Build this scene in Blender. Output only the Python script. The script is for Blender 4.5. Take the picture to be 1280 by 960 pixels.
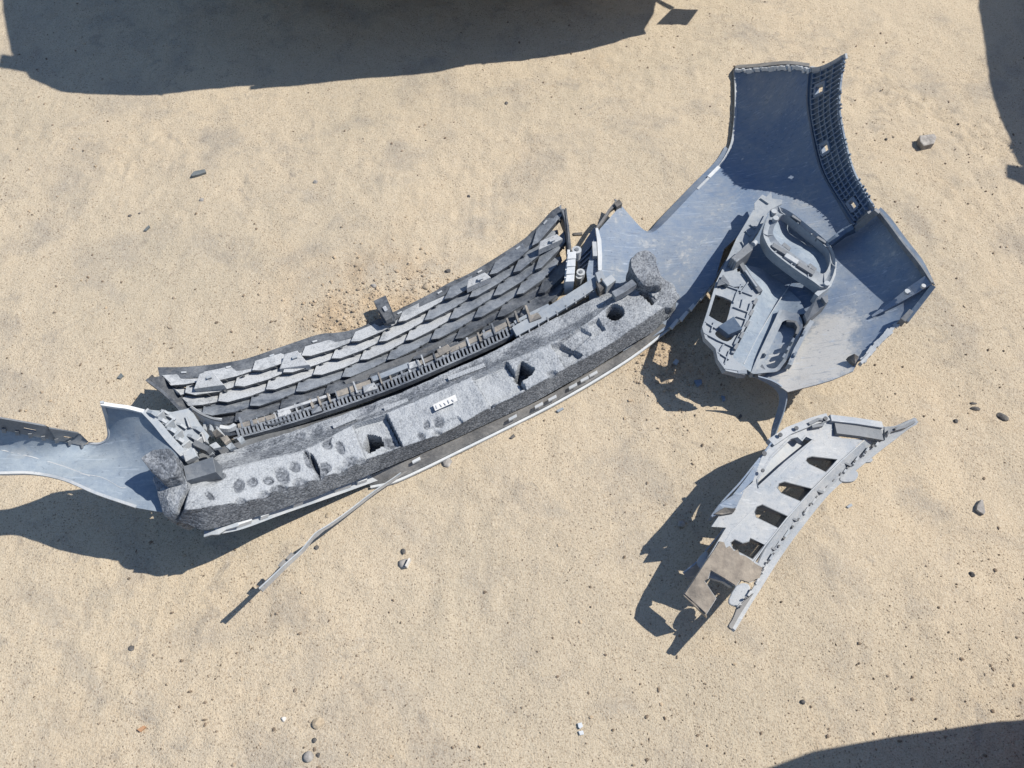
import bpy, bmesh, math, random
import numpy as np
from mathutils import Vector, Matrix
from mathutils.geometry import delaunay_2d_cdt

random.seed(7); RNG = np.random.default_rng(7)
scene = bpy.context.scene
for o in list(bpy.data.objects): bpy.data.objects.remove(o)
COL = scene.collection

# ------------------------------------------------------------------ camera, sky, sun, exposure
CAM_H = 1.5; PITCH = math.radians(62); FPX = 950.0
cam = bpy.data.cameras.new('camera'); cam_o = bpy.data.objects.new('camera', cam); COL.objects.link(cam_o)
cam.sensor_fit = 'HORIZONTAL'; cam.sensor_width = 36; cam.lens = FPX / 1280 * 36
cam.clip_start = 0.05; cam.clip_end = 600
cam_o.location = (0, 0, CAM_H); cam_o.rotation_euler = (math.pi / 2 - PITCH, 0, 0)
scene.camera = cam_o

SUN_DIR = Vector((-0.60353, -0.17097, -0.77879)).normalized()
world = bpy.data.worlds.new('World'); scene.world = world; world.use_nodes = True
wn = world.node_tree; bg = wn.nodes['Background']
sky = wn.nodes.new('ShaderNodeTexSky'); sky.sky_type = 'NISHITA'; sky.sun_disc = False
sky.sun_elevation = math.radians(51.15); sky.sun_rotation = math.radians(74.2)
sky.air_density = 1.0; sky.dust_density = 0.3; sky.ozone_density = 3.0
wn.links.new(sky.outputs['Color'], bg.inputs['Color']); bg.inputs['Strength'].default_value = 0.108
sun = bpy.data.lights.new('sun', 'SUN'); sun.energy = 4.6; sun.angle = math.radians(0.53); sun.color = (1.0, 0.94, 0.85)
sun_o = bpy.data.objects.new('sun', sun); COL.objects.link(sun_o)
sun_o.location = (3, 1, 5); sun_o.rotation_euler = SUN_DIR.to_track_quat('-Z', 'Y').to_euler()
scene.view_settings.view_transform = 'Standard'; scene.view_settings.look = 'None'
scene.view_settings.exposure = 0.42; scene.view_settings.gamma = 1.0; scene.view_settings.use_curve_mapping = False

# ------------------------------------------------------------------ geometry helpers
FW = np.array([0, math.cos(PITCH), -math.sin(PITCH)]); UPV = np.array([0, math.sin(PITCH), math.cos(PITCH)])
def W(x, y, h=0.0):
    """survey: a point of the photograph and its height above the ground -> place in metres"""
    d = FW - UPV * ((y - 480) / FPX); d = d.copy(); d[0] += (x - 640) / FPX
    return np.array([0, 0, CAM_H]) + d * ((h - CAM_H) / d[2])
def WL(pts): return [W(*p) for p in pts]
PXM = 1 / 560.0    # metres per photo pixel, roughly

ORG = {}
def empty(name, loc):
    o = bpy.data.objects.new(name, None); COL.objects.link(o); o.location = loc; o.empty_display_size = .05
    ORG[o.name] = np.array(loc, float); return o
def tag(o, label=None, cat=None, group=None, kind=None):
    if label: o['label'] = label
    if cat: o['category'] = cat
    if group: o['group'] = group
    if kind: o['kind'] = kind
    return o
def mk(name, V, F, mat, parent=None, smooth=False, attrs=None, origin=None):
    V = np.asarray(V, float)
    if parent is not None: org = ORG[parent.name]
    elif origin is not None: org = np.asarray(origin, float)
    else: org = np.zeros(3)
    me = bpy.data.meshes.new(name); me.from_pydata((V - org).tolist(), [], [list(map(int, f)) for f in F]); me.update()
    if smooth:
        me.polygons.foreach_set('use_smooth', [True] * len(me.polygons))
        if smooth != 'all':
            try: me.set_sharp_from_angle(angle=math.radians(38))
            except Exception: pass
    if attrs:
        for k, a in attrs.items():
            at = me.attributes.new(k, 'FLOAT', 'POINT'); at.data.foreach_set('value', np.asarray(a, np.float32))
    o = bpy.data.objects.new(name, me); COL.objects.link(o)
    if mat: me.materials.append(mat)
    if parent is not None: o.parent = parent
    else: o.location = org
    ORG[o.name] = org
    return o
class MB:
    def __init__(s): s.v = []; s.f = []
    def add(s, V, F):
        n = len(s.v); s.v.extend([tuple(p) for p in V]); s.f.extend([[i + n for i in f] for f in F]); return s
    def build(s, name, mat, parent=None, smooth=False, **k): return mk(name, s.v, s.f, mat, parent, smooth, **k)

def cat(P, n=6, closed=False):
    """Catmull-Rom through the points"""
    P = [np.array(p, float) for p in P]; N = len(P); out = []
    R = range(N if closed else N - 1)
    for i in R:
        g = lambda k: P[k % N] if closed else (P[k] if 0 <= k < N else (2 * P[0] - P[1] if k < 0 else 2 * P[-1] - P[-2]))
        a, b, c, d = g(i - 1), g(i), g(i + 1), g(i + 2)
        for j in range(n):
            t = j / n
            out.append(.5 * (2 * b + (c - a) * t + (2 * a - 5 * b + 4 * c - d) * t * t + (3 * b - a - 3 * c + d) * t ** 3))
    if not closed: out.append(P[-1])
    return out
def resample(P, n):
    P = np.array(P, float); d = np.r_[0, np.cumsum(np.linalg.norm(np.diff(P[:, :2], axis=0), axis=1))]
    t = np.linspace(0, d[-1], n); return np.stack([np.interp(t, d, P[:, k]) for k in range(P.shape[1])], 1)
def inpoly(pts, poly):
    pts = np.asarray(pts); poly = np.asarray(poly)[:, :2]; r = np.zeros(len(pts), bool); j = len(poly) - 1
    for i in range(len(poly)):
        xi, yi = poly[i]; xj, yj = poly[j]
        c = ((yi > pts[:, 1]) != (yj > pts[:, 1])) & (pts[:, 0] < (xj - xi) * (pts[:, 1] - yi) / (yj - yi + 1e-12) + xi)
        r ^= c; j = i
    return r
class TPS:
    def __init__(s, C, reg=1e-3):
        C = np.array(C, float); s.p = C[:, :2] / 100; n = len(C)
        K = s.k(s.p, s.p) + reg * np.eye(n); Q = np.c_[np.ones(n), s.p]
        A = np.block([[K, Q], [Q.T, np.zeros((3, 3))]]); s.w = np.linalg.solve(A, np.r_[C[:, 2], 0, 0, 0])
    def k(s, a, b):
        r2 = ((a[:, None] - b[None]) ** 2).sum(2); return .5 * r2 * np.log(r2 + 1e-9)
    def __call__(s, X):
        X = np.atleast_2d(np.asarray(X, float))[:, :2] / 100
        return np.c_[s.k(X, s.p), np.ones(len(X)), X] @ s.w
_NT = {}
def vnoise(x, y, sc, seed):
    if seed not in _NT: _NT[seed] = np.random.default_rng(seed).random((256, 256))
    r = _NT[seed]; X = np.asarray(x) * sc + 1000.3; Y = np.asarray(y) * sc + 1000.7
    i = np.floor(X).astype(int); j = np.floor(Y).astype(int); fx = X - i; fy = Y - j
    fx = fx * fx * (3 - 2 * fx); fy = fy * fy * (3 - 2 * fy); g = lambda a, b: r[a % 256, b % 256]
    return (g(i, j) * (1 - fx) + g(i + 1, j) * fx) * (1 - fy) + (g(i, j + 1) * (1 - fx) + g(i + 1, j + 1) * fx) * fy - .5

def thick(V, T, t):
    """triangles T over V -> closed shell of thickness t below the surface"""
    V = np.asarray(V, float); T = np.asarray(T, int)
    n = np.zeros_like(V); fn = np.cross(V[T[:, 1]] - V[T[:, 0]], V[T[:, 2]] - V[T[:, 0]])
    for k in range(3): np.add.at(n, T[:, k], fn)
    n /= np.linalg.norm(n, axis=1, keepdims=True) + 1e-12
    B = V - n * t; N = len(V)
    F = [list(f) for f in T] + [[f[2] + N, f[1] + N, f[0] + N] for f in T]
    E = {}
    for f in T:
        for a, b in ((f[0], f[1]), (f[1], f[2]), (f[2], f[0])): E[(a, b)] = 1
    for (a, b) in E:
        if (b, a) not in E: F.append([b, a, a + N, b + N])
    return np.r_[V, B], F
def sheet_tris(outline, hf, holes=(), step=9, extra=()):
    O = [np.array(p[:2], float) for p in outline]; hs = [[np.array(p[:2], float) for p in h] for h in holes]
    pts = []; edges = []
    def ring(R):
        s = len(pts); n = len(R)
        L = []
        for i in range(n):
            a, b = R[i], R[(i + 1) % n]; m = max(1, int(np.hypot(*(b - a)) / step))
            for k in range(m): L.append(a + (b - a) * k / m)
        for p in L: pts.append(p)
        for i in range(len(L)): edges.append((s + i, s + (i + 1) % len(L)))
    ring(O)
    for h in hs: ring(h)
    A = np.array(O); x0, y0 = A.min(0); x1, y1 = A.max(0)
    gx, gy = np.meshgrid(np.arange(x0 + step * .5, x1, step), np.arange(y0 + step * .5, y1, step)); gx[::2] += step / 2
    G = np.c_[gx.ravel(), gy.ravel()]; m = inpoly(G, A)
    for h in hs: m &= ~inpoly(G, np.array(h))
    B = np.array(pts); G = G[m]
    if len(G):
        dmin = np.sqrt(((G[:, None] - B[None]) ** 2).sum(2)).min(1); G = G[dmin > step * .45]
    allp = [Vector(p) for p in pts] + [Vector(p) for p in G]
    r = delaunay_2d_cdt(allp, edges, [], 0, 1e-4)
    P = np.array([[v.x, v.y] for v in r[0]]); T = np.array([list(f) for f in r[2]])
    c = P[T].mean(1); k = inpoly(c, A)
    for h in hs: k &= ~inpoly(c, np.array(h))
    T = T[k]
    h = hf(P)
    V = np.array([W(p[0], p[1], z) for p, z in zip(P, h)])
    fn = np.cross(V[T[:, 1]] - V[T[:, 0]], V[T[:, 2]] - V[T[:, 0]])
    fl = fn[:, 2] < 0; T[fl] = T[fl][:, ::-1]
    return V, T
def sheet(name, outline, ctrl, mat, parent, holes=(), step=9, t=.003, smooth=True):
    hf = ctrl if callable(ctrl) else TPS(ctrl)
    V, T = sheet_tris(outline, hf, holes, step)
    V2, F = thick(V, T, t); return mk(name, V2, F, mat, parent, smooth)
def ribbon_geo(A, B, t=.003):
    """ruled strip between two 3-D polylines of equal length, with thickness"""
    A = np.array(A); B = np.array(B); n = len(A); V = np.r_[A, B]; T = []
    for i in range(n - 1): T += [[i, i + 1, n + i + 1], [i, n + i + 1, n + i]]
    T = np.array(T); fn = np.cross(V[T[:, 1]] - V[T[:, 0]], V[T[:, 2]] - V[T[:, 0]])
    if fn[:, 2].sum() < 0: T = T[:, ::-1]
    return thick(V, T, t)
def ribbon(name, a, b, mat, parent, t=.003, n=30, smooth=True):
    A = resample(cat(a), n); B = resample(cat(b), n)
    V, F = ribbon_geo(WL(A), WL(B), t); return mk(name, V, F, mat, parent, smooth)
def bar_geo(P, w, h, up=(0, 0, 1)):
    """rectangular bar along 3-D points; h below the path"""
    P = np.array(P, float); up = np.array(up, float); n = len(P); V = []
    w = np.broadcast_to(w, n); h = np.broadcast_to(h, n)
    for i in range(n):
        d = P[min(i + 1, n - 1)] - P[max(i - 1, 0)]; d /= np.linalg.norm(d) + 1e-9
        s = np.cross(d, up); s /= np.linalg.norm(s) + 1e-9; u = np.cross(s, d)
        V += [P[i] - s * w[i] / 2, P[i] + s * w[i] / 2, P[i] + s * w[i] / 2 - u * h[i], P[i] - s * w[i] / 2 - u * h[i]]
    F = [[3, 2, 1, 0], [4 * n - 4, 4 * n - 3, 4 * n - 2, 4 * n - 1]]
    for i in range(n - 1):
        for k in range(4): a = 4 * i + k; b = 4 * i + (k + 1) % 4; F.append([a, b, b + 4, a + 4])
    return V, F
def tube_geo(P, r, m=8, cap=True):
    P = np.array(P, float); n = len(P); r = np.broadcast_to(r, n); V = []
    for i in range(n):
        d = P[min(i + 1, n - 1)] - P[max(i - 1, 0)]; d /= np.linalg.norm(d) + 1e-9
        q = np.array([0, 0, 1.]) if abs(d[2]) < .9 else np.array([1., 0, 0])
        s = np.cross(d, q); s /= np.linalg.norm(s); u = np.cross(s, d)
        for k in range(m):
            a = 2 * math.pi * k / m; V.append(P[i] + r[i] * (s * math.cos(a) + u * math.sin(a)))
    F = []
    for i in range(n - 1):
        for k in range(m): F.append([i * m + k, i * m + (k + 1) % m, (i + 1) * m + (k + 1) % m, (i + 1) * m + k])
    if cap: F += [list(range(m))[::-1], list(range((n - 1) * m, n * m))]
    return V, F
def prism_geo(poly, hb, inset=.0):
    """solid standing on a traced outline (x, y, h_top) and reaching down by hb metres, edges softened by inset"""
    T = np.array(WL(poly)); n = len(T); c = T.mean(0)
    top2 = T.copy(); top2[:, :2] = c[:2] + (T[:, :2] - c[:2]) * (1 - inset); low = T.copy()
    lvl = [top2]
    if inset > 0: m = T.copy(); m[:, 2] -= inset * .5 * np.linalg.norm(T[:, :2] - c[:2], axis=1).mean(); lvl.append(m)
    low[:, 2] = np.maximum(T[:, 2] - hb, -.02); lvl.append(low)
    V = np.concatenate(lvl); F = [list(range(n)), list(range(len(V) - n, len(V)))[::-1]]
    for l in range(len(lvl) - 1):
        for i in range(n): F.append([l * n + (i + 1) % n, l * n + i, (l + 1) * n + i, (l + 1) * n + (i + 1) % n])
    a = 0
    for i in range(n): a += T[i, 0] * T[(i + 1) % n, 1] - T[(i + 1) % n, 0] * T[i, 1]
    if a < 0: F = [f[::-1] for f in F]
    return V, F
def prism(name, poly, hb, mat, parent, inset=.06):
    V, F = prism_geo(poly, hb, inset); return mk(name, V, F, mat, parent)
def at_h(poly, h): return [(p[0], p[1], h) for p in poly]

# ------------------------------------------------------------------ materials
class NT:
    def __init__(s, name):
        s.m = bpy.data.materials.new(name); s.m.use_nodes = True; s.t = s.m.node_tree; s.b = s.t.nodes['Principled BSDF']
        s.co = s.t.nodes.new('ShaderNodeTexCoord').outputs['Object']
    def n(s, typ, **k):
        q = s.t.nodes.new(typ)
        for a, v in k.items(): setattr(q, a, v)
        return q
    def set(s, inp, v):
        if hasattr(v, 'links') or hasattr(v, 'is_output'): s.t.links.new(v, inp)
        else: inp.default_value = v
    def noise(s, sc, det=4, rough=.55, dist=0, vec=None):
        q = s.n('ShaderNodeTexNoise'); s.t.links.new(vec or s.co, q.inputs['Vector'])
        q.inputs['Scale'].default_value = sc; q.inputs['Detail'].default_value = det; q.inputs['Roughness'].default_value = rough
        q.inputs['Distortion'].default_value = dist; return q.outputs['Fac']
    def vor(s, sc, out='Distance', feat='F1', vec=None):
        q = s.n('ShaderNodeTexVoronoi', feature=feat); s.t.links.new(vec or s.co, q.inputs['Vector']); q.inputs['Scale'].default_value = sc
        return q.outputs[out]
    def ramp(s, f, stops):
        q = s.n('ShaderNodeValToRGB'); s.t.links.new(f, q.inputs['Fac']); e = q.color_ramp.elements
        while len(e) < len(stops): e.new(.5)
        for i, (p, c) in enumerate(stops): e[i].position = p; e[i].color = c if len(c) == 4 else (*c, 1)
        return q.outputs['Color']
    def gray(s, f, a, b): return s.ramp(f, [(a, (0, 0, 0)), (b, (1, 1, 1))])
    def mix(s, f, a, b, bt='MIX'):
        q = s.n('ShaderNodeMix', data_type='RGBA', blend_type=bt)
        s.set(q.inputs[0], f); s.set(q.inputs[6], a if not isinstance(a, tuple) else (*a[:3], 1)); s.set(q.inputs[7], b if not isinstance(b, tuple) else (*b[:3], 1))
        return q.outputs[2]
    def math(s, op, a, b=0.5):
        q = s.n('ShaderNodeMath', operation=op); s.set(q.inputs[0], a); s.set(q.inputs[1], b); return q.outputs[0]
    def bump(s, hgt, st, dist, prev=None):
        q = s.n('ShaderNodeBump'); q.inputs['Strength'].default_value = st; q.inputs['Distance'].default_value = dist
        s.t.links.new(hgt, q.inputs['Height'])
        if prev: s.t.links.new(prev, q.inputs['Normal'])
        return q.outputs['Normal']
    def attr(s, name): q = s.n('ShaderNodeAttribute'); q.attribute_name = name; return q.outputs['Fac']
    def done(s, color=None, rough=None, normal=None, spec=None, metal=None):
        if color is not None: s.set(s.b.inputs['Base Color'], color if not isinstance(color, tuple) else (*color[:3], 1))
        if rough is not None: s.set(s.b.inputs['Roughness'], rough)
        if normal is not None: s.t.links.new(normal, s.b.inputs['Normal'])
        if spec is not None: s.b.inputs['Specular IOR Level'].default_value = spec
        if metal is not None: s.b.inputs['Metallic'].default_value = metal
        return s.m

def mat_sand():
    q = NT('sand')
    big = q.noise(1.3, 3, .5); mid = q.noise(5.5, 5, .6, .4); fine = q.noise(45, 5, .65); grain = q.noise(330, 3, .7)
    c = q.ramp(big, [(.34, (.43, .372, .28)), (.5, (.475, .402, .298)), (.66, (.505, .422, .305))])
    c = q.mix(q.math('MULTIPLY', q.gray(mid, .51, .66), .66), c, (.29, .265, .228))          # grey damp-looking blotches
    d2 = q.noise(15, 7, .72, .8); zone = q.gray(q.noise(1.7, 3, .55), .42, .60)
    c = q.mix(q.math('MULTIPLY', q.math('MULTIPLY', q.gray(d2, .54, .66), zone), .62), c, (.215, .20, .18))   # scuffed grey dirt marks
    y = q.noise(3.1, 4, .6, .6, ); c = q.mix(q.math('MULTIPLY', q.gray(y, .55, .75), .40), c, (.50, .385, .25))   # yellower patches
    c = q.mix(q.math('MULTIPLY', q.gray(fine, .35, .75), .35), c, (.55, .485, .37))
    c = q.mix(q.attr('rough'), c, (.40, .29, .175))
    gm = q.math('MULTIPLY', q.gray(grain, .5, .68), .72); c = q.mix(gm, c, (.23, .17, .115)); c = q.mix(q.math('MULTIPLY', q.gray(q.noise(240, 3, .7), .56, .72), .55), c, (.62, .56, .46))
    v = q.vor(120); sp = q.math('LESS_THAN', v, .20); msk = q.gray(q.noise(9, 3, .6), .38, .58)
    c = q.mix(q.math('MULTIPLY', q.math('MULTIPLY', sp, msk), .6), c, (.12, .085, .06))     # dark grit
    v2 = q.vor(70); c = q.mix(q.math('MULTIPLY', q.math('LESS_THAN', v2, .10), .65), c, (.09, .07, .055))
    n = q.bump(fine, .3, .010); n = q.bump(grain, .8, .003, n); n = q.bump(q.noise(150, 3, .6), .45, .003, n)
    return q.done(c, .95, n, .15)
def mat_plastic(name, base, dust, amt=(.45, .7), sc=6, rough=.5, grain=0., scr=0., dustattr=False, spec=.4):
    q = NT(name); n1 = q.noise(sc, 6, .62, .3); n2 = q.noise(sc * 9, 4, .6)
    f = q.gray(q.math('ADD', q.math('MULTIPLY', n1, .7), q.math('MULTIPLY', n2, .3)), amt[0], amt[1])
    if dustattr: f = q.math('MINIMUM', q.math('ADD', f, q.math('MULTIPLY', q.attr('dust'), q.math('ADD', n1, .45))), 1.5)
    c = q.mix(f, base, dust)
    if dustattr: c = q.mix(q.gray(q.math('SUBTRACT', f, .75), .15, .7), c, (.46, .455, .435))
    if grain:
        g = q.noise(420, 2, .6); c = q.mix(q.math('MULTIPLY', q.gray(g, .5, .7), grain), c, tuple(x * .45 for x in base))
    td = q.noise(sc * 2.6, 7, .72, .6); c = q.mix(q.math('MULTIPLY', q.gray(td, .54, .70), .16), c, (.37, .33, .27))     # sandy dust
    sk = q.noise(sc * 14, 3, .7); c = q.mix(q.math('MULTIPLY', q.gray(sk, .63, .70), .5), c, tuple(x * .45 for x in base))     # small scuffs
    nn = q.bump(n1, .18, .012); nn = q.bump(n2, .14, .002, nn)
    if scr:
        mp = q.n('ShaderNodeMapping'); q.t.links.new(q.co, mp.inputs['Vector']); mp.inputs['Rotation'].default_value = (0, 0, .7); mp.inputs['Scale'].default_value = (4, 60, 20)
        s = q.noise(3.5, 4, .6, 1.2, mp.outputs['Vector']); c = q.mix(q.math('MULTIPLY', q.gray(s, .60, .68), scr), c, tuple(min(1, x * 1.7 + .05) for x in dust))
        mp2 = q.n('ShaderNodeMapping'); q.t.links.new(q.co, mp2.inputs['Vector']); mp2.inputs['Rotation'].default_value = (0, 0, -.5); mp2.inputs['Scale'].default_value = (5, 90, 20)
        s2 = q.noise(3, 3, .6, .8, mp2.outputs['Vector']); c = q.mix(q.math('MULTIPLY', q.gray(s2, .62, .66), scr), c, tuple(x * .6 for x in base))
    r = q.mix(f, (rough,) * 3, (.9,) * 3)
    return q.done(c, r, nn, spec)
def mat_foam():
    q = NT('foam'); bead = q.vor(260); edge = q.vor(260, 'Distance', 'DISTANCE_TO_EDGE')
    mpc = q.n('ShaderNodeTexVoronoi'); q.t.links.new(q.co, mpc.inputs['Vector']); mpc.inputs['Scale'].default_value = 260
    sep = q.n('ShaderNodeSeparateColor'); q.t.links.new(mpc.outputs['Color'], sep.inputs[0])
    base = q.ramp(sep.outputs[0], [(.0, (.075, .085, .10)), (.55, (.135, .15, .172)), (1, (.25, .27, .30))])
    d = q.attr('dust'); n1 = q.noise(13, 7, .7, .5); n2 = q.noise(260, 3, .65)
    f = q.math('ADD', d, q.math('MULTIPLY', q.math('SUBTRACT', n1, .5), 1.3))
    f = q.math('ADD', f, q.math('MULTIPLY', q.math('SUBTRACT', n2, .5), 1.35))
    f = q.math('ADD', f, q.math('MULTIPLY', q.math('SUBTRACT', sep.outputs[1], .5), .35))
    c = q.mix(q.gray(f, .12, .80), base, (.375, .40, .425))
    c = q.mix(q.math('MULTIPLY', q.gray(edge, .06, .0), .28), c, (.05, .055, .065))
    n = q.bump(q.math('SUBTRACT', 1.0, bead), .45, .0025); n = q.bump(n2, .3, .0015, n)
    return q.done(c, .85, n, .2)
def mat_flat(name, c1, c2, sc=30, rough=.8, b=.3, bs=.002, spec=.3):
    q = NT(name); n = q.noise(sc, 5, .65); c = q.mix(q.gray(n, .35, .68), c1, c2); return q.done(c, rough, q.bump(n, b, bs), spec)
def mat_pebble():
    q = NT('pebble_mix'); a = q.attr('tone')
    c = q.ramp(a, [(0, (.06, .045, .035)), (.35, (.12, .085, .06)), (.55, (.22, .18, .14)), (.75, (.36, .28, .19)), (1, (.50, .41, .30))])
    n = q.noise(300, 3, .6); c = q.mix(q.math('MULTIPLY', n, .5), c, (.42, .34, .25)); return q.done(c, .9, q.bump(n, .4, .001), .2)

M = dict(
    sand=mat_sand(),
    primer=mat_plastic('primer_grey', (.135, .19, .28), (.235, .27, .315), (.38, .62), 9, .65, .15, .45, True, .25),
    primer_b=mat_plastic('primer_grey_dusty', (.165, .21, .27), (.28, .325, .365), (.38, .64), 9, .75, .15, .25, spec=.2),
    arch=mat_plastic('dark_arch_plastic', (.07, .105, .16), (.14, .185, .24), (.42, .72), 9, .45, .1, .1),
    grille=mat_plastic('dusty_black_plastic', (.13, .148, .17), (.40, .42, .44), (.32, .52), 11, .5, .5, .08),
    grille_d=mat_plastic('black_plastic', (.04, .046, .056), (.15, .16, .17), (.42, .68), 14, .5, .25, .05),
    grille_mid=mat_plastic('half_dusty_black_plastic', (.075, .09, .115), (.25, .275, .305), (.36, .60), 12, .5, .4, .06),
    grille_lip=mat_plastic('grey_plastic_lip_shade', (.045, .053, .066), (.16, .175, .195), (.40, .64), 20, .5, .4),  # dark grey of the frame; on the fin lips it paints their shade
    clip=mat_plastic('pale_grey_plastic', (.29, .325, .36), (.43, .44, .445), (.4, .65), 14, .5, .08),
    clipw=mat_plastic('white_plastic', (.44, .475, .505), (.56, .57, .57), (.4, .65), 20, .45),
    bracket=mat_plastic('grey_bracket_plastic', (.23, .265, .31), (.38, .395, .405), (.36, .60), 10, .6, .25, .22),
    fog=mat_plastic('light_grey_bracket', (.165, .20, .245), (.31, .335, .355), (.36, .62), 12, .5, .1, .05),
    fog_d=mat_plastic('mid_grey_plastic', (.10, .115, .135), (.22, .235, .25), (.42, .7), 14, .5, .1),
    mud=mat_flat('dried_mud', (.17, .15, .13), (.30, .265, .22), 40, .95, .6, .006),
    muddy=mat_plastic('muddy_plastic', (.13, .13, .13), (.28, .255, .22), (.38, .6), 18, .8, .35),
    foam=mat_foam(), pebble=mat_pebble(),
    rim=mat_plastic('rim_grey', (.10, .103, .108), (.24, .235, .225), (.38, .66), 16, .5, .1, .2),
    paper=mat_flat('label_paper', (.48, .49, .49), (.62, .62, .61), 60, .8, .1), ink=mat_flat('label_ink', (.38, .4, .42), (.5, .5, .52), 200, .8, .1),
    stone=mat_flat('grey_stone', (.20, .19, .18), (.40, .38, .35), 60, .9, .6, .004),
    stone_d=mat_flat('dark_stone', (.06, .058, .056), (.17, .16, .15), 70, .85, .6, .004),
    stone_w=mat_flat('pale_stone', (.45, .43, .4), (.68, .66, .62), 70, .9, .5, .003),
    clod=mat_flat('soil_clod', (.30, .24, .17), (.46, .39, .29), 60, .95, .8, .006),
    brick=mat_flat('brick_chip', (.36, .20, .11), (.44, .27, .16), 60, .9, .4, .003),
    flake=mat_plastic('grey_flake', (.09, .11, .12), (.2, .21, .21), (.4, .7), 30, .5),
)

# ------------------------------------------------------------------ ground
GLIMX = 1.75; xs = np.arange(-1.75, 1.7501, .0075); ys = np.arange(-.35, 2.45, .0075)
def ext(a, lo, hi):
    l = []; d = .012; p = a[0]
    while p > lo: d *= 1.35; p -= d; l.append(p)
    r = []; d = .012; p = a[-1]
    while p < hi: d *= 1.35; p += d; r.append(p)
    return np.r_[l[::-1], a, r]
xs = ext(xs, -140, 140); ys = ext(ys, -140, 140)
GX, GY = np.meshgrid(xs, ys)
soil = [(W(480, 372), .15, .014), (W(430, 400), .10, .010), (W(540, 362), .07, .006), (W(835, 470), .09, .006), (W(820, 430), .07, .004)]
def soil_f(x, y):
    r = np.zeros_like(np.asarray(x, float)); z = np.zeros_like(r)
    for c, rad, am in soil:
        g = np.exp(-(((x - c[0]) ** 2 + (y - c[1]) ** 2) / rad ** 2) * 1.6); r = np.maximum(r, g); z = z + g * am * .6
    return r, z
def ground_z(x, y):
    x = np.asarray(x, float); y = np.asarray(y, float); far = np.exp(-np.maximum(0, np.hypot(x, y - 1) - 6) / 10)
    z = vnoise(x, y, 1.1, 1) * .008 + vnoise(x, y, 3.2, 2) * .008 + vnoise(x, y, 9, 3) * .005 + vnoise(x, y, 26, 4) * .0030 + vnoise(x, y, 60, 5) * .0016
    m = np.clip(vnoise(x, y, 2.3, 11) * 2.2 + .25, 0, 1); z = z + m * np.abs(vnoise(x, y, 34, 6)) * .006
    r, s = soil_f(x, y); z = z + s + r * (np.abs(vnoise(x, y, 45, 7)) * .012 + np.abs(vnoise(x, y, 90, 8)) * .010) - r * .004
    # faint tread marks pressed into the sand
    for (px, py, ang, L, wd) in ((150, 180, .15, .11, .05), (175, 205, .25, .08, .04), (1140, 130, -.75, .35, .07), (1190, 150, -.75, .35, .06), (30, 170, .1, .08, .06)):
        c = W(px, py); dx = x - c[0]; dy = y - c[1]; u = dx * math.cos(ang) + dy * math.sin(ang); v = -dx * math.sin(ang) + dy * math.cos(ang)
        z = z - .003 * np.exp(-(u / L) ** 4 - (v / wd) ** 4) * (np.sin(v * 2 * math.pi / .017) > .3) * (vnoise(x, y, 40, 9) > -.15)
    return z * far
gz = ground_z(GX, GY); rr, _ = soil_f(GX, GY); rr = np.clip(rr * (.40 + 1.2 * vnoise(GX, GY, 22, 12)), 0, .55)
nx, ny = len(xs), len(ys)
idx = np.arange(nx * ny).reshape(ny, nx)
Fq = np.stack([idx[:-1, :-1], idx[:-1, 1:], idx[1:, 1:], idx[1:, :-1]], -1).reshape(-1, 4)
me = bpy.data.meshes.new('ground'); V = np.c_[GX.ravel(), GY.ravel(), gz.ravel()]
me.vertices.add(len(V)); me.vertices.foreach_set('co', V.ravel()); me.loops.add(Fq.size); me.polygons.add(len(Fq))
me.loops.foreach_set('vertex_index', Fq.ravel()); me.polygons.foreach_set('loop_start', np.arange(0, Fq.size, 4)); me.polygons.foreach_set('loop_total', np.full(len(Fq), 4))
me.update(calc_edges=True); me.polygons.foreach_set('use_smooth', np.ones(len(Fq), bool))
a = me.attributes.new('rough', 'FLOAT', 'POINT'); a.data.foreach_set('value', rr.ravel().astype(np.float32))
me.materials.append(M['sand']); ground = bpy.data.objects.new('ground', me); COL.objects.link(ground)
tag(ground, 'pale compacted sandy ground with grey blotches and grit', kind='structure')
def gz1(x, y): return float(ground_z(np.array([x]), np.array([y]))[0])

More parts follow.
